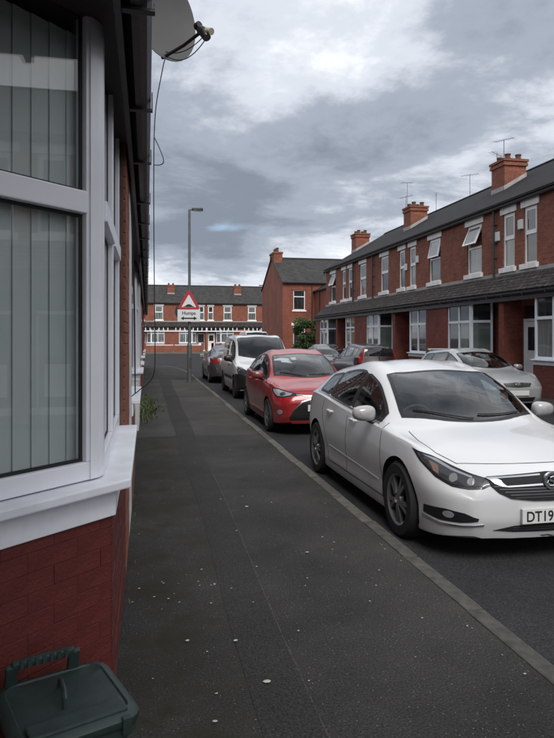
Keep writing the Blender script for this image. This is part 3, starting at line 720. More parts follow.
# ------------------------------------------------------------------ end house beyond the right row (gable to the street)
eh = thing('end_house', 'red brick end house side-on beyond the right row, with tall gable chimney', 'house', (10.4, 47.8, 0))
w = MB(); GX = 10.0
zs = [0, 1.0, 2.6, 3.82, 5.38, 6.0]; xs_ = [0, .85, 1.8, 2.6]
for i in range(3):
    for k in range(5):
        if i == 1 and k in (1, 3): continue
        w.box(xs_[i], xs_[i + 1], 0, .12, zs[k], zs[k + 1])
w.box(2.6, GX, 0, .12, 0, 6); w.box(0, GX, .12, 8.9, 0, 6)
w.add([(0, 0, 6), (0, 8.9, 6), (0, 4.45, 8.3), (GX, 0, 6), (GX, 8.9, 6), (GX, 4.45, 8.3)], [(0, 2, 1), (3, 4, 5), (0, 3, 5, 2), (1, 2, 5, 4)])
w.build('wall', 'brick_gable', eh)
r = MB()
for a, b2, dz in ((-.2, 4.45, 1), (9.1, 4.45, 1)):
    za = 6 - .1
    r.add([(-.08, a, za), (GX, a, za), (GX, b2, 8.36), (-.08, b2, 8.36), (-.08, a, za + .08), (GX, a, za + .08), (GX, b2, 8.44), (-.08, b2, 8.44)], [(0, 1, 2, 3), (4, 5, 6, 7), (0, 1, 5, 4), (0, 3, 7, 4)])
r.box(-.08, GX, 4.33, 4.57, 8.40, 8.50); er = r.build('roof', 'slate_light', eh)
for z0, z1, nm in ((3.82, 5.38, 'u'), (1.0, 2.6, 'l')):
    fm = MB(); rc = frame_window(fm, (.85, .04), (1, 0), (0, -1), .95, z0, z1, [], z0 + 1.05); wn_ = fm.build('window', 'upvc_cool', eh)
    for k in rc: pane((.85, .04), (1, 0), (0, -1), k, wn_, 'pane_dark')
    MB().box(.75, 1.9, -.06, -.002, z0 - .12, z0 - .002).build('sill', 'white_stone', eh)
    MB().box(.70, 1.95, -.03, -.002, z1, z1 + .22).build('lintel', 'brick' if nm == 'u' else 'white_stone', eh)
ch = MB().box(.02, .75, 3.55, 5.35, 7.4, 8.72).box(-.03, .80, 3.5, 5.4, 8.72, 8.86); chm = ch.build('chimney', 'brick', eh)
for yy in (3.9, 4.45, 5.0): 
    pt = MB().lathe([(.13, 0), (.10, .3), (.13, .32), (.13, .38), (.09, .38), (.09, 0)], 'z', 12); pt.v = [(v[0] + .38, v[1] + yy, v[2] + 8.86) for v in pt.v]; pt.build('chimney_pot', 'chimney_pot_clay', chm)
MB().tube([(2.35, -.05, 5.9), (2.35, -.05, 0)], .04, 8).build('downpipe', 'grey_pipe', eh)
o = MB().box(2.6, 6.2, -7.2, -.001, 0, 5.3).build('outrigger', 'brick_gable', eh)
MB().add([(2.42, -7.35, 5.22), (6.3, -7.35, 7.3), (6.3, 1.5, 7.3), (2.42, 1.5, 5.22), (2.42, -7.35, 5.3), (6.3, -7.35, 7.38), (6.3, 1.5, 7.38), (2.42, 1.5, 5.3)], [(0, 1, 2, 3), (4, 7, 6, 5), (0, 4, 5, 1), (0, 3, 7, 4)]).build('outrigger_roof', 'slate', eh)
MB().tube([(2.55, -1.5, 5.2), (2.55, -1.5, 0)], .04, 8).build('downpipe', 'grey_pipe', eh)
yw = MB().box(0, 2.4, 0, .23, 0, 1.9).box(-.02, 2.4, -.03, .26, 1.902, 2.0).build('yard_wall', 'brick_gable'); yw.location = (10.5, 42.6, 0)
tag(yw, 'brick yard wall behind the green bush at the end house', 'wall')

# ------------------------------------------------------------------ cars
def pchip(pts):
    x = np.array([p[0] for p in pts], float); y = np.array([p[1] for p in pts], float); h = np.diff(x); d = np.diff(y) / h
    m_ = np.zeros_like(x); m_[0] = d[0]; m_[-1] = d[-1]
    for i in range(1, len(x) - 1):
        if d[i - 1] * d[i] > 0:
            w1 = 2 * h[i] + h[i - 1]; w2 = h[i] + 2 * h[i - 1]; m_[i] = (w1 + w2) / (w1 / d[i - 1] + w2 / d[i])
    def f(q):
        q = min(max(q, x[0]), x[-1]); i = min(int(np.searchsorted(x, q, side='right')) - 1, len(x) - 2); t = (q - x[i]) / h[i]
        return (2 * t**3 - 3 * t**2 + 1) * y[i] + (t**3 - 2 * t**2 + t) * h[i] * m_[i] + (-2 * t**3 + 3 * t**2) * y[i + 1] + (t**3 - t**2) * h[i] * m_[i + 1]
    return f
def catmull(P, per):
    P = [np.array(p, float) for p in P]; E = [np.array((-P[1][0], P[1][1]))] + P + [np.array((-P[-2][0], P[-2][1]))]; out = []
    for i in range(1, len(E) - 2):
        p0, p1, p2, p3 = E[i - 1:i + 3]; n = per[i - 1]
        for k in range(n):
            t = k / n; c = 0.5 * ((2 * p1) + (-p0 + p2) * t + (2 * p0 - 5 * p1 + 4 * p2 - p3) * t * t + (-p0 + 3 * p1 - 3 * p2 + p3) * t**3)
            lo = np.minimum(p1, p2) - .006; hi = np.maximum(p1, p2) + .006
            out.append(tuple(np.clip(c, lo, hi)))
    out.append(tuple(P[-1])); return out

class Car:
    """front at local y=0, rear at y=L, x to its left/right, z up from the road"""
    def __init__(s, name, label, cat, loc, rz, paint_m, L, tabs, zm=0.58, fwarp=None, rwarp=None, wheels=None, lower_mat=None, group='cars parked along the street'):
        s.root = thing(name, label, cat, loc, rz, group); s.paint = paint_m; s.L = L
        s.F = {k: pchip(v) for k, v in tabs.items()}; F = s.F
        ysn = np.concatenate([np.array([0, .02, .05, .09, .14, .2]), np.linspace(.28, L - .28, 58), L - np.array([.2, .14, .09, .05, .02, 0])])
        per = [2, 3, 3, 4, 4, 3, 6, 5, 5]; rings = []
        for y in ysn:
            f = {k: v(y) for k, v in F.items()}; zs_ = f['zs']; zmm = min(zm, (f['zb'] + zs_) / 2 + .06)
            rings.append(catmull([(0, zs_), (f['wm'] * .86, zs_), (f['wm'] * .962, zs_ + .07), (f['wm'] * .978, zs_ + .6 * (zmm - zs_)), (f['wm'], zmm + .05), (f['wm'] * .35 + f['wb'] * .65 + .012, f['zb'] - .045), (f['wb'], f['zb']), (f['wr'], f['zr']), (f['wr'] * .55, f['zc'] - (f['zc'] - f['zr']) * .28), (0, f['zc'])], per))
        n = len(rings[0]); V = []; Fc = []
        fw = fwarp or (lambda x, z: 0.0); rw = rwarp or (lambda x, z: 0.0)
        def warp(x, y, z):
            if y < .6: y = y + fw(x, z) * (1 - y / .6)**2
            if y > L - .5: y = y - rw(x, z) * ((y - L + .5) / .5)**2
            return (x, y, z)
        m2 = 2 * n - 2          # closed ring: right half up, left half down
        for y, rg in zip(ysn, rings):
            V += [warp(x, y, z) for x, z in rg] + [warp(-x, y, z) for x, z in rg[-2:0:-1]]
        for i in range(len(ysn) - 1):
            for k in range(m2): Fc.append((i * m2 + k, i * m2 + (k + 1) % m2, (i + 1) * m2 + (k + 1) % m2, (i + 1) * m2 + k))
        nc = 14
        for ie in (0, len(ysn) - 1):      # end caps as grids
            y = ysn[ie]; rg = rings[ie]; idx = []
            for k in range(1, n - 1):
                x, z = rg[k]; row = [ie * m2 + k]
                for c in range(1, nc): V.append(warp(x * (1 - 2 * c / nc), y, z)); row.append(len(V) - 1)
                row.append(ie * m2 + m2 - k); idx.append(row)
            for a, b2 in zip(idx[:-1], idx[1:]):
                for c in range(nc): Fc.append((a[c], a[c + 1], b2[c + 1], b2[c]) if ie else (a[c], b2[c], b2[c + 1], a[c + 1]))
            for row, cen in ((idx[0], ie * m2), (idx[-1], ie * m2 + n - 1)):
                for c in range(nc): Fc.append((row[c], row[c + 1], cen))
        me = bpy.data.meshes.new('body'); me.from_pydata(V, [], Fc); me.materials.append(MATS[paint_m]); me.materials.append(MATS['black_matte'])
        bm = bmesh.new(); bm.from_mesh(me); bmesh.ops.recalc_face_normals(bm, faces=bm.faces); bm.to_mesh(me)
        s.bvh = BVHTree.FromBMesh(bm); bm.free()
        s.body = link('body', me, s.root)
        s.wheel_pos = wheels; s.holes = []; s.yc = None
    def finish(s, y_front, y_back, dash_z, lhd=False):
        s.cut(y_front, y_back, dash_z)
        for p in s.body.data.polygons: p.use_smooth = True
        s.body.data.set_sharp_from_angle(angle=R(32)); s.cabin(y_front, y_back, dash_z)
    def cabin(s, ya, yb, dz):
        F = s.F; w = F['wb'](ya + 1) - .10
        dm = MB().prism_y([(-w, dz - .28), (w, dz - .28), (w, dz - .03), (w * .5, dz), (-w * .5, dz), (-w, dz - .03)], ya + .05, ya + .50)
        dm.build('dashboard', 'cabin_trim', s.root, bevel=.03)
        seat_y = ya + 1.18
        for sx in (-1, 1):
            st = loft_y = MB().obox((sx * .36, seat_y + .06, dz - .12), (.21, 0, 0), (0, .055, -.01), (0, .07, .27)).build('seat', 'cabin_seat', s.root, bevel=.05)
            MB().obox((sx * .36, seat_y + .15, dz + .24), (.12, 0, 0), (0, .04, 0), (0, .015, .085)).build('headrest', 'cabin_seat', st, bevel=.03)
        if yb - ya > 2.0:
            rs_ = MB().obox((0, seat_y + .95, dz - .12), (w - .04, 0, 0), (0, .06, -.01), (0, .06, .24)).build('rear_seat', 'cabin_seat', s.root, bevel=.05)
            for sx in (-1, 1): MB().obox((sx * .36, seat_y + 1.0, dz + .17), (.11, 0, 0), (0, .035, 0), (0, .01, .06)).build('headrest', 'cabin_seat', rs_, bevel=.02)
        ring = [(-.36 + .185 * math.cos(a), ya + .60 - .07 * math.sin(a), dz - .02 + .17 * math.sin(a)) for a in np.linspace(0, 2 * math.pi, 25)]
        MB().tube(ring, .015, 8, cap=False).tube([(-.36, ya + .60, dz - .02), (-.36, ya + .48, dz - .06)], .03, 8).obox((-.36, ya + .60, dz - .03), (.17, 0, 0), (0, .01, 0), (0, 0, .02)).build('steering_wheel', 'cabin_trim', s.root, smooth=True)
        yy = ya + (s.scr[1] - s.scr[0]) * .80 + .02 if hasattr(s, 'scr') else ya + .8
        hit = s.bvh.ray_cast(Vector((0, yy, 4)), Vector((0, 0, -1)))[0]
        MB().box(-.125, .125, yy + .05, yy + .08, hit.z - .15, hit.z - .08).tube([(0, yy + .07, hit.z - .1), (0, yy + .05, hit.z - .01)], .012, 6).build('interior_mirror', 'cabin_trim', s.root, bevel=.008)
    def cut(s, ya, yb, dash_z):
        F = s.F
        def apply(cutter):
            md = s.body.modifiers.new('b', 'BOOLEAN'); md.operation = 'DIFFERENCE'; md.object = cutter; md.solver = 'EXACT'; md.material_mode = 'TRANSFER'
            cutter.parent = s.root; bpy.context.view_layer.update()
            me = bpy.data.meshes.new_from_object(s.body.evaluated_get(bpy.context.evaluated_depsgraph_get()))
            s.body.modifiers.clear(); s.body.data = me; bpy.data.objects.remove(cutter)
        # hollow cabin
        ysn = np.linspace(ya, yb, 30); rings = []
        for y in ysn:
            f = {k: v(y) for k, v in F.items()}; zf = .36
            zr_ = f['zr'] - .045; zb_ = min(f['zb'] - .02, zr_ - .01); zc_ = max(f['zc'] - .04, zr_ + .004)
            rings.append([(0, zf), (f['wm'] - .10, zf), (f['wm'] - .085, .58), (f['wb'] - .07, zb_), (f['wr'] - .045, zr_), (f['wr'] * .55, zc_ - (zc_ - zr_) * .28), (0, zc_)])
        n = len(rings[0]); m2 = 2 * n - 2; V = []
        for y, rg_ in zip(ysn, rings): V += [(x, y, z) for x, z in rg_] + [(-x, y, z) for x, z in rg_[-2:0:-1]]
        Fc = [(i * m2 + k, i * m2 + (k + 1) % m2, (i + 1) * m2 + (k + 1) % m2, (i + 1) * m2 + k) for i in range(len(ysn) - 1) for k in range(m2)]
        Fc += [tuple(range(m2))[::-1], tuple((len(ysn) - 1) * m2 + k for k in range(m2))]
        apply(MB().add(V, Fc).build('cutter', 'cabin_trim'))
        for kind, poly, lo in s.holes:
            if kind == 'x':
                for sg in (-1, 1):
                    cb = MB(); N_ = len(poly); x0, x1 = sorted((sg * lo, sg * 1.4))
                    cb.add([(x0, y, z) for y, z in poly] + [(x1, y, z) for y, z in poly], [tuple(range(N_))[::-1], tuple(range(N_, 2 * N_))] + [(i, (i + 1) % N_, N_ + (i + 1) % N_, N_ + i) for i in range(N_)])
                    apply(cb.build('cutter', 'black_matte'))
            else:
                apply(MB().prism(poly, lo, 2.6).build('cutter', 'black_matte'))
        s.cut_wheels()
    def cut_wheels(s):
        yf, yr, rad, arch, wx = s.wheel_pos; cb = MB()
        for y in (yf, yr):
            for sd_ in (-1, 1):
                q = MB().lathe([(arch, .52), (arch, 1.3)], 'x', 40, closed=False); k = len(q.v) // 40
                q.f += [tuple(i * 2 for i in range(40))[::-1], tuple(i * 2 + 1 for i in range(40))]; q.m += [0, 0]
                cb.add([(sd_ * v[0], v[1] + y, v[2] + rad) for v in q.v], q.f)
        c = cb.build('cutter', 'black_matte'); md = s.body.modifiers.new('b', 'BOOLEAN'); md.operation = 'DIFFERENCE'; md.object = c; md.solver = 'EXACT'
        md.material_mode = 'TRANSFER'
        c.parent = s.root; bpy.context.view_layer.update()
        me = bpy.data.meshes.new_from_object(s.body.evaluated_get(bpy.context.evaluated_depsgraph_get()))
        s.body.modifiers.clear(); s.body.data = me; bpy.data.objects.remove(c)
    def patch(s, name, pts, d, mat, off=0.004, parent=None, mirror=False, grid=0.05, both=False, depth=0.01, smooth=True, strip=False):
        """polygon of 3D points pushed onto the body along direction d"""
        d = Vector(d).normalized(); u = d.cross(Vector((0, 0, 1)));
        if u.length < .1: u = Vector((1, 0, 0))
        u.normalize(); v = u.cross(d).normalized(); P = [Vector(p) for p in pts]
        bm = bmesh.new(); vs_ = [bm.verts.new((p.dot(u), p.dot(v), 0)) for p in P]
        if strip:
            h_ = len(vs_) // 2; R2 = vs_[h_:][::-1]
            for i in range(h_ - 1): bm.faces.new((vs_[i], vs_[i + 1], R2[i + 1], R2[i]))
        else: bm.faces.new(vs_)
        bmesh.ops.triangulate(bm, faces=bm.faces)
        us = [w_.co.x for w_ in vs_]; vv = [w_.co.y for w_ in vs_]
        for ax, lo, hi in ((Vector((1, 0, 0)), min(us), max(us)), (Vector((0, 1, 0)), min(vv), max(vv))):
            k = math.floor(lo / grid) * grid + grid
            while k < hi:
                bmesh.ops.bisect_plane(bm, geom=bm.verts[:] + bm.edges[:] + bm.faces[:], plane_co=ax * k, plane_no=ax, dist=1e-5); k += grid
        bmesh.ops.remove_doubles(bm, verts=bm.verts, dist=1e-4)
        nrm = {}
        for w_ in bm.verts:
            o = u * w_.co.x + v * w_.co.y; o = o - d * (o.dot(d)) - d * 8 + d * (Vector((0, s.L / 2, .6)).dot(d))
            hit, no, _, _ = s.bvh.ray_cast(o, d)
            if hit is None:
                hit, no, _, _ = s.bvh.find_nearest(P[0] if False else (u * w_.co.x + v * w_.co.y + d * sum(p.dot(d) for p in P) / len(P)))
            if no.dot(d) > 0: no = -no
            w_.co = hit + no * off; nrm[w_] = no.copy()
        be_ = [e for e in bm.edges if len(e.link_faces) == 1]; old = set(bm.verts)
        ex = bmesh.ops.extrude_edge_only(bm, edges=be_)
        for w_ in [q for q in ex['geom'] if isinstance(q, bmesh.types.BMVert)]:
            src = next((e.other_vert(w_) for e in w_.link_edges if e.other_vert(w_) in nrm), None)
            if src: w_.co = src.co - nrm[src] * (off + depth)
        bmesh.ops.recalc_face_normals(bm, faces=bm.faces)
        me = bpy.data.meshes.new(name); bm.to_mesh(me); bm.free(); me.materials.append(MATS[mat])
        if smooth:
            for p in me.polygons: p.use_smooth = True
            me.set_sharp_from_angle(angle=R(40))
        o = link(name, me, parent or s.root)
        if both or mirror:
            m2 = me.copy()
            for w_ in m2.vertices: w_.co.x = -w_.co.x
            m2.flip_normals(); o2 = link(name, m2, parent or s.root); return [o, o2]
        return o
    def line(s, name, pts, d, w=0.007, mat='black_matte', off=0.0015, both=False):
        d = Vector(d).normalized(); P = [Vector(p) for p in pts]; L_, R_ = [], []
        for i, p in enumerate(P):
            t = (P[min(i + 1, len(P) - 1)] - P[max(i - 1, 0)]); t = (t - d * t.dot(d)).normalized(); n_ = t.cross(d).normalized(); L_.append(p + n_ * w / 2); R_.append(p - n_ * w / 2)
        return s.patch(name, L_ + R_[::-1], d, mat, off, both=both, depth=.004, grid=.08, strip=True)
    def side(s, name, poly, mat, **kw): return s.patch(name, [(-1, y, z) for y, z in poly], (1, 0, 0), mat, both=True, **kw)
    def front(s, name, poly, mat, **kw): return s.patch(name, [(x, 0, z) for x, z in poly], (0, 1, 0), mat, **kw)
    def rear(s, name, poly, mat, **kw): return s.patch(name, [(x, s.L, z) for x, z in poly], (0, -1, 0), mat, **kw)
    def top(s, name, poly, mat, **kw): return s.patch(name, [(x, y, 2) for x, y in poly], (0, 0, -1), mat, **kw)
    def side_glass(s, spans, lo=.028, hi=.05):
        F = s.F
        for i, (a, b2) in enumerate(spans):
            y_ = np.linspace(a, b2, 16); bot = []; topp = []
            for y in y_:
                zl = F['zb'](y) + lo; zh = F['zr'](y) - hi
                if zh > zl + .02: bot.append((y, zl)); topp.append((y, zh))
            if len(bot) < 3: continue
            poly = bot + topp[::-1]; s.holes.append(('x', poly, F['wr']((a + b2) / 2) - .16))
            s.side('side_window', poly, 'glass_cabin', off=.002, depth=.004)
            loop = [(-1, y, z) for y, z in poly]
            s.line('window_seal', [Vector(p) for p in loop] + [Vector(loop[0]), Vector(loop[1])], (1, 0, 0), .026, 'black_plastic', .004, both=True)
            if i:
                p = spans[i - 1][1]; g = [(p - .005, F['zb'](p) + lo), (a + .005, F['zb'](a) + lo), (a + .005, F['zr'](a) - hi), (p - .005, F['zr'](p) - hi)]
                if g[2][1] > g[1][1] + .03: s.side('pillar_trim', g, 'black_plastic', off=.003)
    def screen(s, y0, y1, bow, name='windscreen', inset=.045):
        F = s.F; s.scr = (y0, y1)
        rt = [(F['wr'](y) - inset, y) for y in np.linspace(y0 + bow, y1, 9)]
        wb_ = rt[0][0]; wt = rt[-1][0]
        bot = [(x, y0 + bow * (x / wb_)**2) for x in np.linspace(-wb_, wb_, 13)][1:-1]
        tp = [(x, y1 - .05 + .05 * (x / wt)**2) for x in np.linspace(wt, -wt, 9)][1:-1]
        poly = bot + rt + tp + [(-x, y) for x, y in rt[::-1]]
        s.holes.append(('z', poly, F['zc'](y0) - .10)); s.top(name, poly, 'glass_cabin', off=.002, depth=.004)
        s.line('screen_seal', [(x, y, 2) for x, y in poly + poly[:2]], (0, 0, -1), .036, 'black_plastic', .004)
    def rear_hole(s, poly):
        s.holes.append(('z', poly, min(s.F['zc'](y) for x, y in poly) - .12)); s.top('rear_screen', poly, 'glass_cabin', off=.002, depth=.004)
        s.line('screen_seal', [(x, y, 2) for x, y in poly + poly[:2]], (0, 0, -1), .03, 'black_plastic', .004)
    def wheels(s, spokes=5, alloy='alloy', width=.2):
        yf, yr, rad, arch, wx = s.wheel_pos; rr = rad * .69
        ty = MB().lathe([(rr, -width / 2), (rad * .93, -width / 2), (rad * .985, -width / 2 + .025), (rad, -width / 2 + .05), (rad, width / 2 - .05), (rad * .985, width / 2 - .025), (rad * .93, width / 2), (rr, width / 2 - .01), (rr * .96, 0)], 'x', 40)
        proto = None
        for y in (yf, yr):
            for sd_ in (-1, 1):
                if proto is None:
                    t = ty.build('tyre', 'rubber', s.root, smooth=True)
                    rm = MB().lathe([(rr * .99, -width / 2 + .004), (rr * .90, -width / 2 + .02), (rr * .88, 0), (rr * .99, 0)], 'x', 40)
                    for k in range(spokes):
                        for dl in (-.13, .13):
                            a = 2 * math.pi * k / spokes + .3; a1 = a + dl * .75; a2 = a + dl * 1.35; hx = -width / 2 + .03
                            p1 = Vector((hx - .012, .05 * math.cos(a1), .05 * math.sin(a1))); p2 = Vector((hx, rr * .92 * math.cos(a2), rr * .92 * math.sin(a2)))
                            dv = (p2 - p1); side_v = dv.cross(Vector((1, 0, 0))).normalized()
                            rm.obox((p1 + p2) / 2, dv / 2, side_v * .017, Vector((.014, 0, 0)))
                    rm.lathe([(.001, -width / 2 + .008), (.055, -width / 2 + .012), (.062, -width / 2 + .05), (.001, -width / 2 + .05)], 'x', 20)
                    rim = rm.build('rim', alloy, t, smooth=True)
                    MB().lathe([(.001, -.02), (rr * .93, -.02), (rr * .93, 0.02), (.001, .02)], 'x', 24).build('brake_disc', 'black_matte', t)
                    proto = t
                else: t = copy_tree(proto, s.root)
                t.location = (sd_ * wx, y, rad); t.rotation_euler = (random.uniform(0, 1.2), 0, 0 if sd_ < 0 else math.pi)
    def mirrors(s, y, z, x, mat=None, sc=1.0):
        for sd_ in (-1, 1):
            bm = bmesh.new(); bmesh.ops.create_uvsphere(bm, u_segments=20, v_segments=12, radius=1)
            for w_ in bm.verts:
                c = w_.co; e = .75
                c.x, c.y, c.z = (math.copysign(abs(q)**e, q) for q in c)
                if c.y > .25: c.y = .25 + (c.y - .25) * .15
                c.z *= 1 - .12 * c.x * (-sd_) * -1
                w_.co = Vector((c.x * .115 * sc, c.y * .085 * sc, c.z * .075 * sc))
            me = bpy.data.meshes.new('door_mirror'); bm.to_mesh(me); bm.free(); me.materials.append(MATS[mat or s.paint])
            for p in me.polygons: p.use_smooth = True
            o = link('door_mirror', me, s.root, (sd_ * (x + .10 * sc), y, z))
            MB().obox((0, .03 * sc, 0), (.09 * sc, 0, 0), (0, .004, 0), (0, 0, .055 * sc)).build('mirror_glass', 'chrome', o, bevel=.003)
            MB().tube([(-sd_ * .03, .01, -.05 * sc), (-sd_ * .09, .03, -.085 * sc), (-sd_ * .16, .04, -.10 * sc)], [.03, .024, .03], 8).build('mirror_stalk', 'black_plastic', o, smooth=True)
    def handles(s, ys_, z, mat=None):
        for y in ys_:
            for sd_ in (-1, 1):
                hit, no, _, _ = s.bvh.ray_cast(Vector((sd_ * 3, y, z)), Vector((-sd_, 0, 0)))
                if hit is None: continue
                x = hit.x + sd_ * .022
                MB().tube([(x - sd_ * .03, y - .10, z), (x, y - .075, z + .002), (x + sd_ * .004, y, z + .004), (x, y + .075, z + .003), (x - sd_ * .03, y + .10, z)], .014, 8).build('door_handle', mat or s.paint, s.root, smooth=True)
    def plate(s, z, front=True, txt=None, mat='plate_white', w=.52, h=.112, push=.012):
        d = Vector((0, 1, 0)) if front else Vector((0, -1, 0)); y0 = min((s.bvh.ray_cast(Vector((x, -2 if front else s.L + 2, z + q)), d)[0].y if s.bvh.ray_cast(Vector((x, -2 if front else s.L + 2, z + q)), d)[0] else 0) * (1 if front else -1) for x in (0,) for q in (-.05, .05)) * (1 if front else -1)
        y = y0 - push if front else y0 + push
        pl = MB().box(-w / 2, w / 2, -.004, .02, -h / 2, h / 2).build('number_plate', mat, s.root, bevel=.003); pl.location = (0, y, z)
        if not front: pl.rotation_euler = (0, 0, math.pi)
        if txt:
            text_mesh('plate_lettering', txt, .079, 'plate_text', pl, (-w / 2 + .03, -.0055, -.039), (R(90), 0, 0), sx=.9, bold=.0016)
        return pl
def text_mesh(name, txt, size, mat, parent, loc, rot, sx=1.0, align='LEFT', ext=0.0006, bold=0.0):
    cu = bpy.data.curves.new(name, 'FONT'); cu.body = txt; cu.size = size / 0.72; cu.align_x = align; cu.extrude = ext; cu.offset = bold
    tmp = bpy.data.objects.new('tmp', cu); COL.objects.link(tmp); bpy.context.view_layer.update()
    me = bpy.data.meshes.new_from_object(tmp.evaluated_get(bpy.context.evaluated_depsgraph_get())); bpy.data.objects.remove(tmp)
    me.materials.clear(); me.materials.append(MATS[mat])
    o = link(name, me, parent, loc); o.rotation_euler = rot; o.scale = (sx, 1, 1); return o

def hatch_tabs(L, W, H, hood0, cowl_y, cowl_z, top_y, peak_y, rend_y, rend_z, tail_z, belt0, belt1, roofw=.575, zs0=.17, boot=None):
    hw = W / 2; k = hw / .9
    zc = [(0, hood0 - .05), (.08, hood0 + .02), (.25, hood0 + .075), (cowl_y * .6, cowl_z - .075), (cowl_y, cowl_z), (cowl_y + (top_y - cowl_y) * .45, cowl_z + (H - .04 - cowl_z) * .54), (top_y - .08, H - .115), (top_y + .15, H - .052), (peak_y, H), ((peak_y + rend_y) / 2, (H + rend_z) / 2 + .022), (rend_y, rend_z)]
    ty = L - .10
    if boot: zc += [(boot[0], boot[1]), (L - .15, boot[1] - .03), (L - .04, tail_z - .05), (L, tail_z - .3)]
    else: zc += [(rend_y + .06, rend_z - .05), ((rend_y + ty) / 2 + .05, (rend_z + tail_z) / 2 + .0), (ty, tail_z), (L - .03, tail_z - .14), (L, tail_z - .30)]
    zr = [(0, hood0 - .08), (.08, hood0 - .02), (.25, hood0 + .03), (cowl_y * .6, cowl_z - .125), (cowl_y, cowl_z - .055), (cowl_y + .2, cowl_z - .01), (cowl_y + .2 + (top_y - cowl_y) * .42, cowl_z + (H - .1 - cowl_z) * .50), (top_y + .05, H - .165), (peak_y, H - .07), ((peak_y + rend_y) / 2, (H + rend_z) / 2 - .055), (rend_y - .1, rend_z - .05)]
    if boot: zr += [(rend_y + .03, rend_z - .1), (boot[0], boot[1] - .02), (L - .15, boot[1] - .06), (L, tail_z - .34)]
    else: zr += [(rend_y + .06, rend_z - .11), ((rend_y + ty) / 2 + .05, (rend_z + tail_z) / 2 - .06), (ty, tail_z - .05), (L, tail_z - .34)]
    wr = [(0, .50 * k), (.1, .56 * k), (.3, .645 * k), (cowl_y * .7, .695 * k), (cowl_y + .15, .715 * k), (cowl_y + .5, .675 * k), (top_y, (roofw + .035) * k), (peak_y, roofw * k), ((peak_y + rend_y) / 2, (roofw - .01) * k), (rend_y, (roofw - .03) * k), (rend_y + .2, (roofw + .0) * k), (L - .1, .60 * k), (L, .5 * k)]
    zb = [(0, hood0 - .14), (.1, hood0 - .08), (.3, hood0 - .02), (cowl_y * .65, (hood0 + belt0) / 2 + .035), (cowl_y, belt0 - .035), (cowl_y + .4, belt0), (peak_y, (belt0 + belt1) / 2), (rend_y - .35, belt1), (rend_y + .05, belt1 - .01), (L - .12, tail_z - .09), (L, tail_z - .42)]
    wb = [(0, .58 * k), (.1, .67 * k), (.3, .765 * k), (.7, .822 * k), (1.1, .838 * k), (1.5, .84 * k), (peak_y, .838 * k), (rend_y - .4, .822 * k), (L - .45, .79 * k), (L - .2, .73 * k), (L - .06, .65 * k), (L, .57 * k)]
    wm = [(0, .62 * k), (.06, .705 * k), (.15, .775 * k), (.3, .835 * k), (.5, .873 * k), (.8, .893 * k), (1.2, hw), (L - 1.2, hw), (L - .6, .885 * k), (L - .28, .84 * k), (L - .12, .77 * k), (L, .64 * k)]
    zs_ = [(0, zs0 + .06), (.3, zs0 + .02), (.9, zs0), (L - .9, zs0 + .01), (L - .25, zs0 + .06), (L, zs0 + .11)]
    return dict(zc=zc, zr=zr, wr=wr, zb=zb, wb=wb, wm=wm, zs=zs_)
def std_front(h0, amt=.05):
    return lambda x, z: .10 * (x / .8)**2 + amt * max(0, (z - (h0 - .2)) / .2)**1.5 + .05 * max(0, (.34 - z) / .15)
def std_rear(x, z): return .08 * (x / .8)**2 + .04 * max(0, (.40 - z) / .2)

# ---- white hatchback nearest the camera
WY = 4.25
ca = Car('parked_car', 'white five-door hatchback parked nearest the camera, its plate starting DT19', 'car', (3.03, WY, ROAD_Z), 0, 'paint_white', 4.37,
         hatch_tabs(4.37, 1.81, 1.485, .70, 1.02, .945, 1.90, 2.50, 3.95, 1.31, .98, .905, 1.03, zs0=.145), wheels=(0.88, 3.54, .325, .372, .80), fwarp=std_front(.70), rwarp=std_rear)
F = ca.F
ca.side_glass([(1.42, 2.26), (2.34, 3.12), (3.18, 3.62)], lo=.03, hi=.055)
ca.line('window_chrome', [(-1, y, F['zb'](y) + .006) for y in np.linspace(1.42, 3.66, 14)], (1, 0, 0), .014, 'chrome', .005, both=True)
ca.screen(1.05, 1.92, .24, inset=.05)
ca.rear_hole([(-.42, 4.00), (.42, 4.00), (.50, 4.20), (-.50, 4.20)])
ca.finish(1.12, 4.12, .90)
# bonnet and door shut lines
ca.line('bonnet_gap', [(-.72, 1.02, 2), (-.745, .75, 2), (-.715, .50, 2), (-.63, .30, 2)], (0, 0, -1), .007, both=True)
ca.line('bonnet_gap', [(x, .175 + .13 * (x / .63)**2, 2) for x in np.linspace(-.63, .63, 13)], (0, 0, -1), .007)
for yy, lean in ((1.30, -.08), (2.29, .03)):
    ca.line('door_gap', [(-1, yy + lean * (1 - q), .27 + q * .66) for q in np.linspace(0, 1, 9)], (1, 0, 0), both=True)
ca.line('door_gap', [(-1, 3.20, .98), (-1, 3.28, .85), (-1, 3.22, .72), (-1, 3.10, .60), (-1, 3.04, .40), (-1, 3.0, .27)], (1, 0, 0), both=True)
ca.line('door_gap', [(-1, y, .265) for y in np.linspace(1.25, 3.0, 8)], (1, 0, 0), both=True)
ca.line('sill_crease', [(-1, y, .40 + .05 * (y - 1.4) / 1.5) for y in np.linspace(1.35, 2.95, 10)], (1, 0, 0), .014, 'paint_white', .005, both=True)
ca.handles((2.08, 2.93), .86)
ca.mirrors(1.52, 1.00, .87)
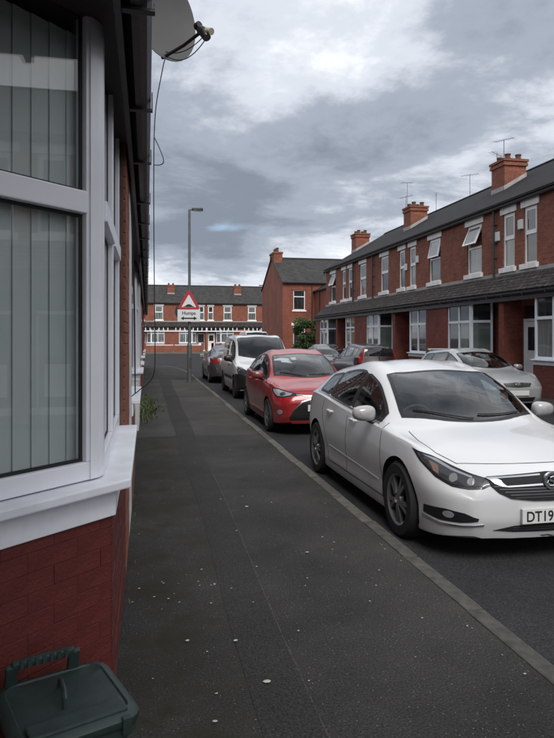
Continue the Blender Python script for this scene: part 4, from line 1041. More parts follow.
# headlights wrapping the corners
dg = Vector((1, 1.0, 0))
hl = [(-.885, .62, .815), (-.84, .40, .775), (-.74, .24, .725), (-.62, .14, .685), (-.50, .07, .655), (-.47, .06, .61), (-.52, .08, .585), (-.62, .12, .575), (-.72, .20, .585), (-.80, .33, .635), (-.86, .50, .73)]
ca.patch('headlight_housing', hl, dg, 'black_plastic', off=.003, both=True, grid=.03)
hs = [(-.865, .56, .79), (-.82, .37, .76), (-.73, .24, .712), (-.62, .14, .672), (-.52, .08, .648), (-.54, .08, .602), (-.63, .12, .592), (-.72, .20, .604), (-.79, .32, .65), (-.845, .48, .735)]
hls = ca.patch('headlight', hs, dg, 'lamp_dark', off=.007, both=True, grid=.03)
ca.patch('headlight_strip', [(-.845, .50, .778), (-.80, .36, .752), (-.72, .24, .705), (-.60, .13, .664), (-.60, .13, .654), (-.72, .24, .69), (-.80, .36, .735)], dg, 'lamp_clear', off=.009, both=True, grid=.03)
for c_, r_ in (((-.70, .22, .645), .030), ((-.60, .13, .628), .026)):
    ca.patch('headlight_lens', [(c_[0] + r_ * .75 * math.cos(a), c_[1] - r_ * .75 * math.cos(a), c_[2] + r_ * math.sin(a)) for a in np.linspace(0, 2 * math.pi, 15)[:-1]], dg, 'lamp_lens', off=.010, both=True, grid=.05)
ca.patch('indicator', [(-.825, .42, .742), (-.79, .33, .712), (-.775, .31, .655), (-.80, .36, .675)], dg, 'lamp_amber', off=.009, both=True, grid=.05)
# grille, chrome wing, lower intake, fog lamps
gr = [(-.49, .665), (0, .690), (.49, .665), (.48, .61), (.42, .555), (.33, .515), (.15, .494), (0, .490), (-.15, .494), (-.33, .515), (-.42, .555), (-.48, .61)]
ca.front('grille', gr, 'black_matte', off=.010, grid=.025, depth=.02)
for k in range(5):
    z = .520 + k * .021; hwid = .30 + .04 * k
    ca.front('grille_slat', [(-hwid, z + .004), (hwid, z + .004), (hwid, z - .004), (-hwid, z - .004)], 'paint_grey', off=.014, grid=.03)
for sgn in (1, -1):
    for wing in (((-.42, .660), (-.07, .674), (-.07, .664), (-.42, .649)), ((-.38, .606), (-.07, .617), (-.07, .604), (-.35, .596)), ((-.505, .656), (-.42, .660), (-.42, .649), (-.36, .606), (-.35, .596), (-.40, .602), (-.45, .622))):
        ca.front('chrome_wing', [(sgn * x, z) for x, z in wing], 'chrome', off=.018, grid=.025)
ca.front('lower_intake', [(-.46, .272), (-.30, .306), (0, .318), (.30, .306), (.46, .272), (.30, .256), (0, .250), (-.30, .256)], 'black_matte', off=.004)
for k in range(2): ca.front('intake_slat', [(-.31, .276 + k * .018), (.31, .276 + k * .018), (.31, .271 + k * .018), (-.31, .271 + k * .018)], 'paint_grey', off=.008)
fg = [(-.86, .42, .40), (-.76, .22, .415), (-.64, .13, .40), (-.55, .08, .365), (-.56, .08, .345), (-.66, .14, .325), (-.80, .27, .315), (-.87, .42, .335)]
ca.patch('fog_recess', fg, dg, 'black_plastic', off=.004, both=True, grid=.03)
ca.patch('fog_lamp', [(-.74 + .045 * .75 * math.cos(a), .21 - .045 * .75 * math.cos(a), .375 + .026 * math.sin(a)) for a in np.linspace(0, 2 * math.pi, 15)[:-1]], dg, 'lamp_clear', off=.008, both=True)
ca.patch('fog_chrome', [(-.87, .43, .322), (-.79, .26, .300), (-.66, .14, .306), (-.52, .07, .322), (-.52, .07, .313), (-.66, .14, .294), (-.79, .26, .286), (-.87, .43, .305)], dg, 'chrome', off=.008, both=True, grid=.03)
ca.plate(.382, True, 'DT19 E', push=.016)
# round griffin badge: ring with a winged figure in relief
bd = link('badge', None)
bm_ = MB().lathe([(.048, -.004), (.066, -.004), (.066, .02), (.048, .02)], 'y', 32); y_b = ca.bvh.ray_cast(Vector((0, -2, .640)), Vector((0, 1, 0)))[0].y
COL.objects.unlink(bd); bpy.data.objects.remove(bd)
bd = bm_.build('badge', 'chrome', ca.root, smooth=True); bd.location = (0, y_b - .034, .640)
MB().lathe([(.001, .012), (.05, .012), (.05, .018), (.001, .018)], 'y', 24).build('badge_disc', 'black_plastic', bd)
MB().tube([(.030, .002, .022), (.010, .002, .034), (-.014, .002, .026), (-.018, .002, .006), (.004, .002, -.004), (.020, .002, -.018), (.006, .002, -.036), (-.022, .002, -.034)], [.006, .008, .009, .009, .010, .009, .008, .005], 8).tube([(-.030, .002, .006), (-.040, .002, -.012), (-.026, .002, -.026)], [.006, .008, .005], 8).tube([(.024, .002, .004), (.036, .002, .014), (.038, .002, -.008)], [.006, .007, .005], 8).build('badge_griffin', 'chrome', bd, smooth=True)
# wipers
for x0, x1, y1 in ((-.05, -.56, 1.26), (.50, .02, 1.10)):
    zz = lambda x, y: ca.bvh.ray_cast(Vector((x, y, 3)), Vector((0, 0, -1)))[0].z
    pts_ = [(x, 1.075 + .24 * (x / .66)**2 + .05 * q, 0) for q, x in zip(np.linspace(0, 1, 9), np.linspace(x0, x1, 9))]
    MB().tube([(x, y, zz(x, y) + .016) for x, y, _ in pts_], .006, 6).build('wiper', 'black_matte', ca.root)
# rear lamps, rear plate, roof aerial, interior mirror patch
ca.patch('tail_lamp', [(-.86, 3.9, .93), (-.72, 4.2, .95), (-.62, 4.3, .92), (-.62, 4.3, .78), (-.76, 4.2, .77), (-.87, 3.95, .86)], (1, -1, 0), 'lamp_red', off=.006, both=True, grid=.04)
ca.plate(.68, False, None, 'plate_yellow'); ca.wheels(5, 'alloy')
MB().tube([(0, 3.55, 1.38), (0, 3.62, 1.47), (0, 3.66, 1.50)], [.018, .012, .004], 8).build('roof_aerial', 'black_plastic', ca.root, smooth=True)

# ---- red small hatchback
cb_ = Car('parked_car', 'red small hatchback parked behind the white hatchback', 'car', (3.02, 10.62, ROAD_Z), 0, 'paint_red', 3.95,
          hatch_tabs(3.95, 1.70, 1.51, .78, .86, .97, 1.74, 2.2, 3.60, 1.36, 1.02, .925, 1.05, roofw=.585), wheels=(.80, 3.31, .305, .35, .745), fwarp=std_front(.78, .09), rwarp=std_rear)
F = cb_.F
cb_.side_glass([(1.18, 2.05), (2.13, 2.85), (2.91, 3.25)]); cb_.screen(.90, 1.76, .24)
cb_.rear_hole([(-.40, 3.66), (.40, 3.66), (.46, 3.80), (-.46, 3.80)]); cb_.finish(.97, 3.74, .93)
for yy in (1.15, 2.08): cb_.line('door_gap', [(-1, yy - .05 * (1 - q), .27 + q * .66) for q in np.linspace(0, 1, 8)], (1, 0, 0), both=True)
cb_.line('bonnet_gap', [(x, .14 + .08 * (x / .6)**2, 2) for x in np.linspace(-.55, .55, 9)], (0, 0, -1), .008)
cb_.handles((1.88, 2.66), .88); cb_.mirrors(1.30, 1.02, .82)
hh = [(-.80, .55, .845), (-.75, .38, .825), (-.66, .20, .79), (-.52, .10, .76), (-.42, .06, .745), (-.42, .06, .725), (-.54, .10, .70), (-.66, .18, .675), (-.74, .30, .675), (-.785, .43, .74)]
cb_.patch('headlight_housing', hh, dg, 'black_plastic', off=.003, both=True, grid=.04)
cb_.patch('headlight', [(-.775, .48, .815), (-.735, .36, .803), (-.65, .20, .77), (-.53, .11, .745), (-.56, .12, .715), (-.66, .19, .692), (-.725, .30, .695), (-.765, .41, .75)], dg, 'lamp_clear', off=.007, both=True, grid=.04)
cb_.patch('headlight_lens', [(-.67 + .04 * math.cos(a), .22 - .04 * math.cos(a), .732 + .033 * math.sin(a)) for a in np.linspace(0, 2 * math.pi, 13)[:-1]], dg, 'lamp_dark', off=.010, both=True)
cb_.front('grille', [(-.16, .66), (.16, .66), (.34, .60), (.50, .46), (.58, .33), (.56, .28), (-.56, .28), (-.58, .33), (-.50, .46), (-.34, .60)], 'black_plastic', off=.004)
cb_.front('chrome_bar', [(-.44, .735), (-.2, .715), (0, .712), (.2, .715), (.44, .735), (.44, .722), (.2, .698), (0, .694), (-.2, .698), (-.44, .722)], 'chrome', off=.007)
for sgn in (-1, 1): cb_.front('grille_chrome', [(sgn * x, z) for x, z in ((.36, .62), (.16, .672), (.16, .655), (.34, .60), (.50, .46), (.515, .465))], 'chrome', off=.007)
for k in range(4): cb_.front('grille_slat', [(-.42, .34 + k * .05), (.42, .34 + k * .05), (.42, .33 + k * .05), (-.42, .33 + k * .05)], 'paint_black', off=.008)
cb_.patch('fog_lamp', [(-.70 + .045 * math.cos(a), .22 - .045 * math.cos(a), .42 + .042 * math.sin(a)) for a in np.linspace(0, 2 * math.pi, 13)[:-1]], dg, 'lamp_clear', off=.008, both=True)
cb_.front('lower_lip', [(-.56, .27), (.56, .27), (.52, .23), (-.52, .23)], 'paint_red', off=.012)
cb_.plate(.50, True, None, push=.02)
MB().lathe([(.035, 0), (.05, 0), (.05, .015), (.035, .015)], 'y', 24).build('badge', 'chrome', cb_.root, smooth=True).location = (0, cb_.bvh.ray_cast(Vector((0, -2, .72)), Vector((0, 1, 0)))[0].y - .02, .72)
cb_.top('windscreen_sticker', [(-.22, 1.42), (-.12, 1.42), (-.12, 1.55), (-.22, 1.55)], 'paper', off=-.006)
cb_.patch('tail_lamp', [(-.80, 3.5, .98), (-.66, 3.85, 1.0), (-.60, 3.9, .85), (-.80, 3.55, .85)], (1, -1, 0), 'lamp_red', off=.006, both=True, grid=.05)
cb_.plate(.62, False, None, 'plate_yellow'); cb_.wheels(5, 'alloy')
for x0, x1 in ((-.04, -.52), (.46, .02)):
    zz = lambda x, y: cb_.bvh.ray_cast(Vector((x, y, 3)), Vector((0, 0, -1)))[0].z
    MB().tube([(x, .925 + .6 * x * x + .04 * q, zz(x, .925 + .6 * x * x + .04 * q) + .016) for q, x in zip(np.linspace(0, 1, 6), np.linspace(x0, x1, 6))], .006, 6).build('wiper', 'black_matte', cb_.root)

# ---- vans
def van_tabs(L, W, H, hood0, cowl_y, cowl_z, top_y):
    hw = W / 2
    return dict(zc=[(0, hood0 - .05), (.1, hood0 + .03), (.35, hood0 + .09), (cowl_y, cowl_z), ((cowl_y + top_y) / 2, (cowl_z + H) / 2 + .03), (top_y, H - .07), (top_y + .3, H - .015), (L * .6, H), (L - .15, H - .03), (L - .05, H - .10), (L, H - .5)],
                zr=[(0, hood0 - .09), (.1, hood0 - .02), (.35, hood0 + .03), (cowl_y, cowl_z - .06), (cowl_y + .15, cowl_z - .01), ((cowl_y + top_y) / 2 + .1, (cowl_z + H) / 2 - .02), (top_y + .1, H - .15), (top_y + .4, H - .09), (L - .15, H - .10), (L, H - .55)],
                wr=[(0, .52 * hw / .9), (.15, .62), (.5, .70), (cowl_y, hw - .14), (top_y, hw - .20), (L * .6, hw - .19), (L - .1, hw - .21), (L, .6)],
                zb=[(0, hood0 - .15), (.12, hood0 - .09), (.35, hood0 - .03), (cowl_y, cowl_z - .11), (cowl_y + .4, 1.06), (L - .3, 1.08), (L - .05, 1.0), (L, .8)],
                wb=[(0, .62), (.12, .72), (.35, .80), (.8, hw - .05), (L - .4, hw - .05), (L - .1, hw - .10), (L, .68)],
                wm=[(0, .66), (.06, .74), (.2, .82), (.45, hw - .03), (.9, hw), (L - .4, hw), (L - .1, hw - .06), (L, .72)],
                zs=[(0, .26), (.4, .22), (1, .2), (L - .6, .22), (L, .32)])
def make_van(label, loc, rz, L, W, H, body='paint_van', small=True):
    c = Car('parked_van', label, 'van', loc, rz, body, L, van_tabs(L, W, H, .90, .82, 1.10, 1.62 if small else 1.5), zm=.7, wheels=(.82, L - .78, .32, .37, W / 2 - .11), fwarp=std_front(.9, .06), rwarp=std_rear, group='vans parked along the street')
    c.side_glass([(1.08, 1.95), (2.05, 2.85)] if small else [(1.08, 1.85)], lo=.05, hi=.09); c.screen(.88, 1.66 if small else 1.52, .22); c.finish(.98, L - .35 if small else 2.2, 1.06)
    c.front('bumper', [(-.86, .70), (0, .64), (.86, .70), (.86, .25), (0, .24), (-.86, .25)], 'black_plastic', off=.006)  # black bumper, made taller to take in shadow on the lower front
    c.patch('bumper_corner', [(-.9, .62, .70), (-.80, .25, .73), (-.66, .14, .70), (-.66, .14, .25), (-.80, .25, .25), (-.9, .62, .26)], dg, 'black_plastic', off=.007, both=True, grid=.05)
    c.front('grille', [(-.40, .78), (.40, .78), (.36, .66), (-.36, .66)], 'black_plastic', off=.005)
    c.front('badge', [(.05 * math.cos(a), .73 + .05 * math.sin(a)) for a in np.linspace(0, 6.28, 13)[:-1]], 'chrome', off=.01)
    c.patch('headlight', [(-.86, .5, .93), (-.76, .28, .90), (-.60, .12, .82), (-.56, .10, .70), (-.70, .2, .68), (-.82, .36, .74)], dg, 'lamp_dark', off=.006, both=True, grid=.05)
    c.side('side_rub_strip', [(1.25, .52), (L - 1.25, .52), (L - 1.25, .62), (1.25, .62)], 'black_plastic', off=.008)
    for yy in (1.10, 2.0): c.line('door_gap', [(-1, yy, .28 + q * .75) for q in np.linspace(0, 1, 6)], (1, 0, 0), .009, both=True)
    c.handles((1.85,), .92, 'black_plastic'); c.mirrors(1.16, 1.14, W / 2 - .03, 'black_plastic', 1.25)
    c.rear('rear_glass', [(-.6, H - .35), (.6, H - .35), (.66, 1.1), (-.66, 1.1)], 'glass_car', off=.005); c.rear('tail_lamp', [(-.80, 1.05), (-.70, 1.05), (-.70, .7), (-.80, .7)], 'lamp_red', off=.006, both=True)
    c.plate(.45, True, None, push=.02); c.wheels(6, 'alloy_dark' if small else 'alloy'); return c
va = make_van('white van with black bumper parked behind the red hatchback', (3.33, 17.05, ROAD_Z), 0, 4.25, 1.80, 1.84)
make_van('white tall panel van far off at the junction, roof above the nearer van', (7.7, 42.6, ROAD_Z), 0, 4.9, 1.95, 2.22, small=False)

# ---- grey saloon, tail towards the camera
cg = Car('parked_car', 'dark grey hatchback beyond the white van, tail lamps towards the camera', 'car', (3.20, 27.75, ROAD_Z), math.pi, 'paint_grey', 4.25,
         hatch_tabs(4.25, 1.75, 1.46, .72, 1.0, .98, 1.98, 2.35, 3.50, 1.30, 1.0, .94, 1.0), wheels=(.88, 3.45, .31, .355, .77), fwarp=std_front(.72), rwarp=std_rear)
cg.side_glass([(1.36, 2.2), (2.27, 3.05), (3.1, 3.4)]); cg.screen(1.05, 2.0, .28)
cg.rear_hole([(-.44, 3.58), (.44, 3.58), (.54, 4.02), (-.54, 4.02)]); cg.finish(1.14, 3.95, .92)
cg.patch('tail_lamp', [(-.86, 3.85, .95), (-.72, 4.15, .96), (-.56, 4.25, .93), (-.56, 4.25, .78), (-.74, 4.12, .76), (-.87, 3.9, .84)], (1, -1, 0), 'lamp_red', off=.006, both=True, grid=.05)
cg.plate(.74, False, None, 'plate_yellow', push=.02); cg.mirrors(1.5, 1.0, .85); cg.handles((2.05, 2.85), .86); cg.wheels(5)
cg.patch('headlight', hl, dg, 'lamp_clear', off=.005, both=True, grid=.05); cg.front('grille', [(-.4, .62), (.4, .62), (.36, .5), (-.36, .5)], 'black_plastic')
for yy in (1.3, 2.25): cg.line('door_gap', [(-1, yy, .28 + q * .6) for q in np.linspace(0, 1, 6)], (1, 0, 0), .008, both=True)

# ---- right side of the street
cs_ = Car('parked_car', 'silver hatchback facing the camera on the right side of the street', 'car', (8.38, 12.95, ROAD_Z), 0, 'paint_silver', 4.2,
          hatch_tabs(4.2, 1.71, 1.47, .74, 1.0, .97, 1.92, 2.3, 3.80, 1.36, 1.0, .93, .99), wheels=(.84, 3.45, .305, .35, .75), fwarp=std_front(.74, .06), rwarp=std_rear)
cs_.side_glass([(1.36, 2.15), (2.23, 3.05), (3.1, 3.6)]); cs_.screen(1.05, 1.94, .28); cs_.finish(1.14, 3.85, .91)
cs_.patch('headlight', [(-.83, .5, .79), (-.76, .30, .775), (-.62, .14, .735), (-.45, .06, .70), (-.46, .06, .62), (-.64, .14, .60), (-.78, .30, .63), (-.83, .45, .69)], dg, 'lamp_clear', off=.005, both=True, grid=.05)
cs_.front('grille', [(-.36, .68), (0, .70), (.36, .68), (.30, .60), (0, .585), (-.30, .60)], 'black_plastic', off=.005)
for z in (.615, .645, .672): cs_.front('grille_bar', [(-.31, z), (.31, z), (.31, z - .010), (-.31, z - .010)], 'chrome', off=.009)
cs_.front('badge', [(.055 * math.cos(a), .66 + .035 * math.sin(a)) for a in np.linspace(0, 6.28, 13)[:-1]], 'chrome', off=.014)
cs_.front('lower_intake', [(-.45, .36), (.45, .36), (.40, .26), (-.40, .26)], 'black_plastic', off=.004); cs_.plate(.46, True, None, push=.016)
cs_.patch('tail_lamp', [(-.84, 3.75, .95), (-.70, 4.1, .95), (-.62, 4.2, .78), (-.84, 3.8, .80)], (1, -1, 0), 'lamp_red', off=.006, both=True, grid=.05)
for yy in (1.3, 2.18): cs_.line('door_gap', [(-1, yy, .28 + q * .62) for q in np.linspace(0, 1, 6)], (1, 0, 0), .008, both=True)
cs_.line('bonnet_gap', [(-.70, 1.0, 2), (-.70, .7, 2), (-.62, .3, 2)], (0, 0, -1), .008, both=True)
cs_.mirrors(1.48, .99, .83); cs_.handles((2.0, 2.88), .84); cs_.wheels(6)
MB().tube([(-.40, 3.78, 1.38), (-.42, 3.86, 1.405), (.42, 3.86, 1.405), (.40, 3.78, 1.38)], .022, 8).build('roof_spoiler', 'paint_silver', cs_.root, smooth=True)

cm_ = Car('parked_car', 'maroon tall hatchback with red tail lamp parked beyond the silver hatchback', 'car', (8.12, 24.75, ROAD_Z), math.pi, 'paint_maroon', 3.75,
          hatch_tabs(3.75, 1.66, 1.53, .80, .85, 1.04, 1.70, 2.1, 3.48, 1.43, 1.02, .97, 1.05, roofw=.62), wheels=(.75, 3.2, .30, .345, .73), fwarp=std_front(.8, .06), rwarp=std_rear)
cm_.side_glass([(1.18, 1.95), (2.02, 2.75), (2.8, 3.2)]); cm_.screen(.92, 1.72, .25); cm_.finish(1.0, 3.45, .95)
cm_.rear('rear_screen', [(-.46, 1.36), (.46, 1.36), (.56, 1.08), (-.56, 1.08)], 'glass_car', off=.006)
cm_.patch('tail_lamp', [(-.66, 3.55, 1.34), (-.60, 3.62, 1.34), (-.66, 3.7, .85), (-.78, 3.5, .85)], (1, -1, 0), 'lamp_red', off=.008, both=True, grid=.05)
cm_.plate(.66, False, None, 'plate_yellow', push=.02); cm_.mirrors(1.3, 1.03, .80); cm_.wheels(5)
ck = Car('parked_car', 'black saloon facing the camera just beyond the maroon hatchback', 'car', (8.12, 25.7, ROAD_Z), 0, 'paint_black', 4.3,
         hatch_tabs(4.3, 1.75, 1.46, .74, 1.05, .98, 1.95, 2.35, 3.45, 1.30, .98, .94, .98, boot=(3.75, 1.05)), wheels=(.88, 3.48, .31, .355, .77), fwarp=std_front(.74, .06), rwarp=std_rear)
ck.side_glass([(1.4, 2.15), (2.22, 3.1)]); ck.screen(1.10, 1.96, .28); ck.finish(1.2, 3.5, .91); ck.patch('headlight', hl, dg, 'lamp_clear', off=.005, both=True, grid=.05)
ck.front('grille', [(-.38, .66), (.38, .66), (.34, .54), (-.34, .54)], 'satin_metal'); ck.plate(.42, True, None, push=.016); ck.mirrors(1.5, 1.0, .85); ck.wheels(6)

# ------------------------------------------------------------------ lamp post and signs
lp = thing('street_lamp', 'tall grey lamp post carrying the road hump sign at the pavement edge', 'street lamp', (1.53, 23.2, 0), 0, 'street lamps')
MB().tube([(0, 0, 0), (0, 0, 1.35)], .085, 14).tube([(0, 0, 1.35), (0, 0, 1.45)], [.085, .055], 14).build('base_post', 'post_grey', lp, smooth=True)
MB().tube([(0, 0, 1.45), (0, 0, 6.35)], [.055, .042], 14).build('upper_post', 'post_grey', lp, smooth=True)
MB().tube([(-.02, 0, 6.33), (.10, 0, 6.36), (.2, 0, 6.36)], .028, 8).build('bracket', 'post_grey', lp, smooth=True)
MB().prism([(.08, -.06), (.42, -.10), (.50, -.05), (.50, .05), (.42, .10), (.08, .06)], 6.32, 6.42).build('lantern', 'sign_back', lp, bevel=.02)
MB().box(.16, .44, -.06, .06, 6.305, 6.322).build('lantern_glass', 'lamp_clear', lp)
MB().box(-.02, .05, -.088, -.078, .5, .9).build('access_door', 'sign_back', lp)
sg = thing('hump_sign', 'red-bordered triangular road hump warning sign on the lamp post', 'road sign', (1.50, 23.08, 0))
def rtri(cx, zc, r, y0, y1, mat, nm, par, rc=.16):
    pts_ = []
    for k in range(3):
        a = math.pi / 2 + 2 * math.pi * k / 3; c = Vector((math.cos(a), math.sin(a))) * (r * (1 - rc))
        for e in np.linspace(-1, 1, 5): pts_.append((cx + c.x + r * rc * .75 * math.cos(a + e * 1.05), zc + c.y + r * rc * .75 * math.sin(a + e * 1.05)))
    return MB().prism_y(pts_, y0, y1).build(nm, mat, par)
rtri(0, 2.92, .46, -.012, 0, 'sign_red', 'border', sg); rtri(0, 2.905, .30, -.015, -.0125, 'sign_white', 'face', sg, .1)
hp = [(-.20 + .40 * t, 2.775 + .085 * math.sin(math.pi * min(1, max(0, (t - .12) / .76)))) for t in np.linspace(0, 1, 15)]
MB().prism_y([(-.2, 2.755)] + hp + [(.2, 2.755)], -.0175, -.0155).build('hump_symbol', 'sign_black', sg)
MB().box(-.05, .11, .002, .09, 2.86, 2.9).build('clamp', 'galv', sg)
spn = thing('sign_plate', 'white supplementary plate with double arrow below the hump triangle', 'road sign', (1.50, 23.08, 0))
MB().box(-.41, .41, -.012, 0, 2.22, 2.66).build('panel', 'sign_white', spn, bevel=.004)
MB().box(-.41, .41, .001, .012, 2.22, 2.66).build('backing', 'sign_back', spn)
text_mesh('plate_word', 'Humps', .125, 'sign_black', spn, (0, -.0135, 2.475), (R(90), 0, 0), align='CENTER', bold=.004)
MB().prism_y([(-.30, 2.34), (-.18, 2.41), (-.18, 2.365), (.18, 2.365), (.18, 2.41), (.30, 2.34), (.18, 2.27), (.18, 2.315), (-.18, 2.315), (-.18, 2.27)], -.0145, -.0125).build('double_arrow', 'sign_black', spn)
MB().box(-.05, .11, .012, .09, 2.42, 2.46).build('clamp', 'galv', spn)
rs = MB().lathe([(.001, 0), (.30, 0), (.30, .012), (.001, .012)], 'y', 28); rsn = thing('round_sign', 'round sign seen from its dark back beside the hump triangle', 'road sign', (1.30, 23.32, 0))
rs.v = [(v[0], v[1], v[2] + 2.6) for v in rs.v]; rs.build('disc', 'sign_back', rsn, smooth=True); MB().box(.0, .28, -.06, -.002, 2.58, 2.62).build('clamp', 'galv', rsn)
l2 = thing('street_lamp', 'distant street lamp standing across the junction beside the end house gable', 'street lamp', (13.0, 68.8, -.11), 0, 'street lamps')
MB().tube([(0, 0, 0), (0, 0, 1.6), (0, 0, 7.6)], [.09, .08, .05], 10).build('post', 'post_grey', l2, smooth=True)
MB().prism([(-.75, -.08), (.05, -.05), (.05, .05), (-.75, .08)], 7.55, 7.66).build('lantern', 'sign_back', l2)

# ------------------------------------------------------------------ satellite dish and cables on the left row
dz = thing('satellite_dish', 'grey satellite dish mounted above the gutter of the left row', 'satellite dish', (LW, 5.15, 4.30))
ctr = Vector((0.97, 0, -.04)); nrm_d = Vector((.58, -.78, .12)).normalized(); ud = nrm_d.cross(Vector((0, 0, 1))).normalized(); vd = ud.cross(nrm_d).normalized()
dm = MB(); V = []; Fs = []; nr, ns = 7, 40
for side_, off in ((0, 0.0), (1, -.006)):
    b0 = len(V); V.append(ctr + nrm_d * (-.075 + off))
    for i in range(1, nr + 1):
        for k in range(ns):
            a = 2 * math.pi * k / ns; r_ = i / nr; V.append(ctr + ud * (.34 * r_ * math.cos(a)) + vd * (.40 * r_ * math.sin(a)) + nrm_d * (-.075 * (1 - r_ * r_) + off))
    Fs += [(b0, b0 + 1 + k, b0 + 1 + (k + 1) % ns) for k in range(ns)]
    Fs += [(b0 + 1 + i * ns + k, b0 + 1 + (i + 1) * ns + k, b0 + 1 + (i + 1) * ns + (k + 1) % ns, b0 + 1 + i * ns + (k + 1) % ns) for i in range(nr - 1) for k in range(ns)]
o1 = 1 + (nr - 1) * ns; o2 = 1 + nr * ns + o1
Fs += [(o1 + k, o1 + (k + 1) % ns, o2 + (k + 1) % ns, o2 + k) for k in range(ns)]
dm.add(V, Fs).build('reflector', 'dish_grey', dz, smooth=True)
bot = ctr - vd * .36 - nrm_d * .01; lnb = ctr + nrm_d * .43 - vd * .36
MB().tube([bot - nrm_d * .05, bot.lerp(lnb, .5) - vd * .015, lnb], .013, 8).build('feed_arm', 'black_plastic', dz, smooth=True)
ln = MB().tube([lnb + vd * .06 - nrm_d * .06, lnb + vd * .06 - nrm_d * .02], .03, 12).tube([lnb - nrm_d * .02 + vd * .02, lnb + nrm_d * .02 - vd * .02, lnb + nrm_d * .045 - vd * .075], [.034, .04, .032], 12); ln.build('receiver', 'black_plastic', dz, smooth=True)
MB().tube([lnb + nrm_d * .05 - vd * .02, lnb + nrm_d * .10 - vd * .05], .026, 12).build('receiver_cap', 'lnb_tan', dz, smooth=True)
MB().tube([(0.01, .18, -.12), (.35, .18, -.12), (.46, .16, -.02), ctr - nrm_d * .09], .022, 10).build('mast', 'galv', dz, smooth=True); MB().box(0.002, .02, .10, .26, -.22, -.02).build('wall_plate', 'galv', dz)
def sag(a, b2, dip, n=14, wob=0.0):
    a = Vector(a); b2 = Vector(b2); return [a.lerp(b2, t) + Vector((wob * math.sin(t * 9), wob * math.cos(t * 7), -4 * dip * t * (1 - t))) for t in np.linspace(0, 1, n)]
wl = Vector((LW, 5.15, 4.30)); L1 = wl + lnb; B1 = wl + bot
MB().tube(sag(L1 - nrm_d * .0 - vd * .05, B1 + vd * .03, .05), .004, 6).build('feed_cable', 'cable', dz)
MB().tube(sag(L1 + nrm_d * .06 - vd * .06, B1, .10), .004, 6).build('feed_cable', 'cable', dz)
for o in list(dz.children):
    if o.name.startswith('feed_cable'): o.matrix_parent_inverse = Matrix.Translation(-wl)
cab = MB().tube(curve_pts([B1, B1 + Vector((-.03, .02, -.12)), (0.065, 5.25, 3.45), (0.055, 5.32, 2.9), (.06, 5.33, 2.0), (.065, 5.34, 1.55), (.05, 5.36, 1.3), (-.06, 5.45, 1.18), (-.13, 5.5, 1.12)]), .0042, 6).build('hanging_cable', 'cable', smooth=True)
tag(cab, 'thin black cable hanging from the satellite dish down past the gutter', 'cable')
cab2 = MB().tube(curve_pts([(.06, 5.28, 3.28), (.09, 5.22, 3.2), (.125, 5.18, 3.10), (.13, 5.18, 3.05), (.10, 5.22, 3.04), (.055, 5.3, 3.06)]), .004, 6).build('cable_loop', 'cable', smooth=True)
tag(cab2, 'small loop of slack cable sticking out beside the gutter', 'cable')
cab3 = MB().tube(curve_pts([(-.125, 4.9, 2.9), (-.122, 5.6, 2.4), (-.12, 6.2, 1.9), (-.122, 6.6, 1.3), (-.125, 6.9, .95)]), .007, 6).build('wall_cable', 'cable', smooth=True)
tag(cab3, 'black cable running down the white painted wall beyond the brick pier', 'cable')

# ------------------------------------------------------------------ TV aerials
def aerial(x, y, z, h, rz, label, n=7, tilt=0):
    t = thing('tv_aerial', label, 'aerial', (x, y, z), rz, 'rooftop aerials')
    MB().tube([(0, 0, 0), (0, 0, h)], .012, 6).build('mast', 'aerial', t); MB().tube([(-.45, 0, h - .05), (.45, 0, h - .05 + tilt)], .008, 6).build('boom', 'aerial', t)
    for k in range(n):
        xx = -.42 + .84 * k / (n - 1); zz = h - .05 + tilt * (xx + .45) / .9; MB().tube([(xx, -.16 - .02 * k / n, zz), (xx, .16 + .02 * k / n, zz)], .0045, 5).build('element', 'aerial', t)
aerial(13.1, 21.2, 8.3, .75, 1.9, 'TV aerial on the nearest visible chimney of the right row', 8, .08)
aerial(13.3, 22.0, 8.3, .5, .6, 'second, lower TV aerial on the nearest visible chimney of the right row', 6)
aerial(13.0, 30.0, 8.3, .6, 2.0, 'TV aerial on the middle chimney of the right row', 6)
aerial(15.24, 35.0, 8.4, 2.5, .3, 'tall TV aerial on the ridge beyond the middle chimney', 7, .1)
aerial(15.24, 27.6, 8.4, 1.1, 2.2, 'TV aerial on the ridge left of the nearest visible chimney', 6, .05)
aerial(15.24, 31.2, 8.4, 1.0, 1.2, 'slim TV aerial mast on the ridge between the two nearest chimneys', 3)
aerial(15.24, 20.0, 8.4, 1.5, 2.4, 'TV aerial on the ridge at the right edge of the view', 7, .05)

# ------------------------------------------------------------------ food-waste caddy by the bay
cd = thing('waste_caddy', 'small dark green lidded waste caddy with a carrying handle beside the bay wall', 'bin', (-.265, 2.17, 0), R(22))
def rrect(w, d, r, n=5):
    out = []
    for sx, sy, a0 in ((1, 1, 0), (-1, 1, 90), (-1, -1, 180), (1, -1, 270)):
        for k in range(n): a = R(a0 + 90 * k / (n - 1)); out.append((sx * (w - r) + r * math.cos(a), sy * (d - r) + r * math.sin(a)))
    return out
def loft(rings):
    n = len(rings[0][0]); V = [(x, y, z) for rg, z in rings for x, y in rg]; Fq = [(i * n + k, i * n + (k + 1) % n, (i + 1) * n + (k + 1) % n, (i + 1) * n + k) for i in range(len(rings) - 1) for k in range(n)]
    return MB().add(V, Fq + [tuple(range(n))[::-1], tuple((len(rings) - 1) * n + k for k in range(n))])
loft([(rrect(.125, .125, .04), 0), (rrect(.145, .15, .04), .02), (rrect(.165, .175, .045), .35), (rrect(.185, .195, .05), .355), (rrect(.185, .195, .05), .385)]).build('tub', 'bin_green', cd, smooth=True)
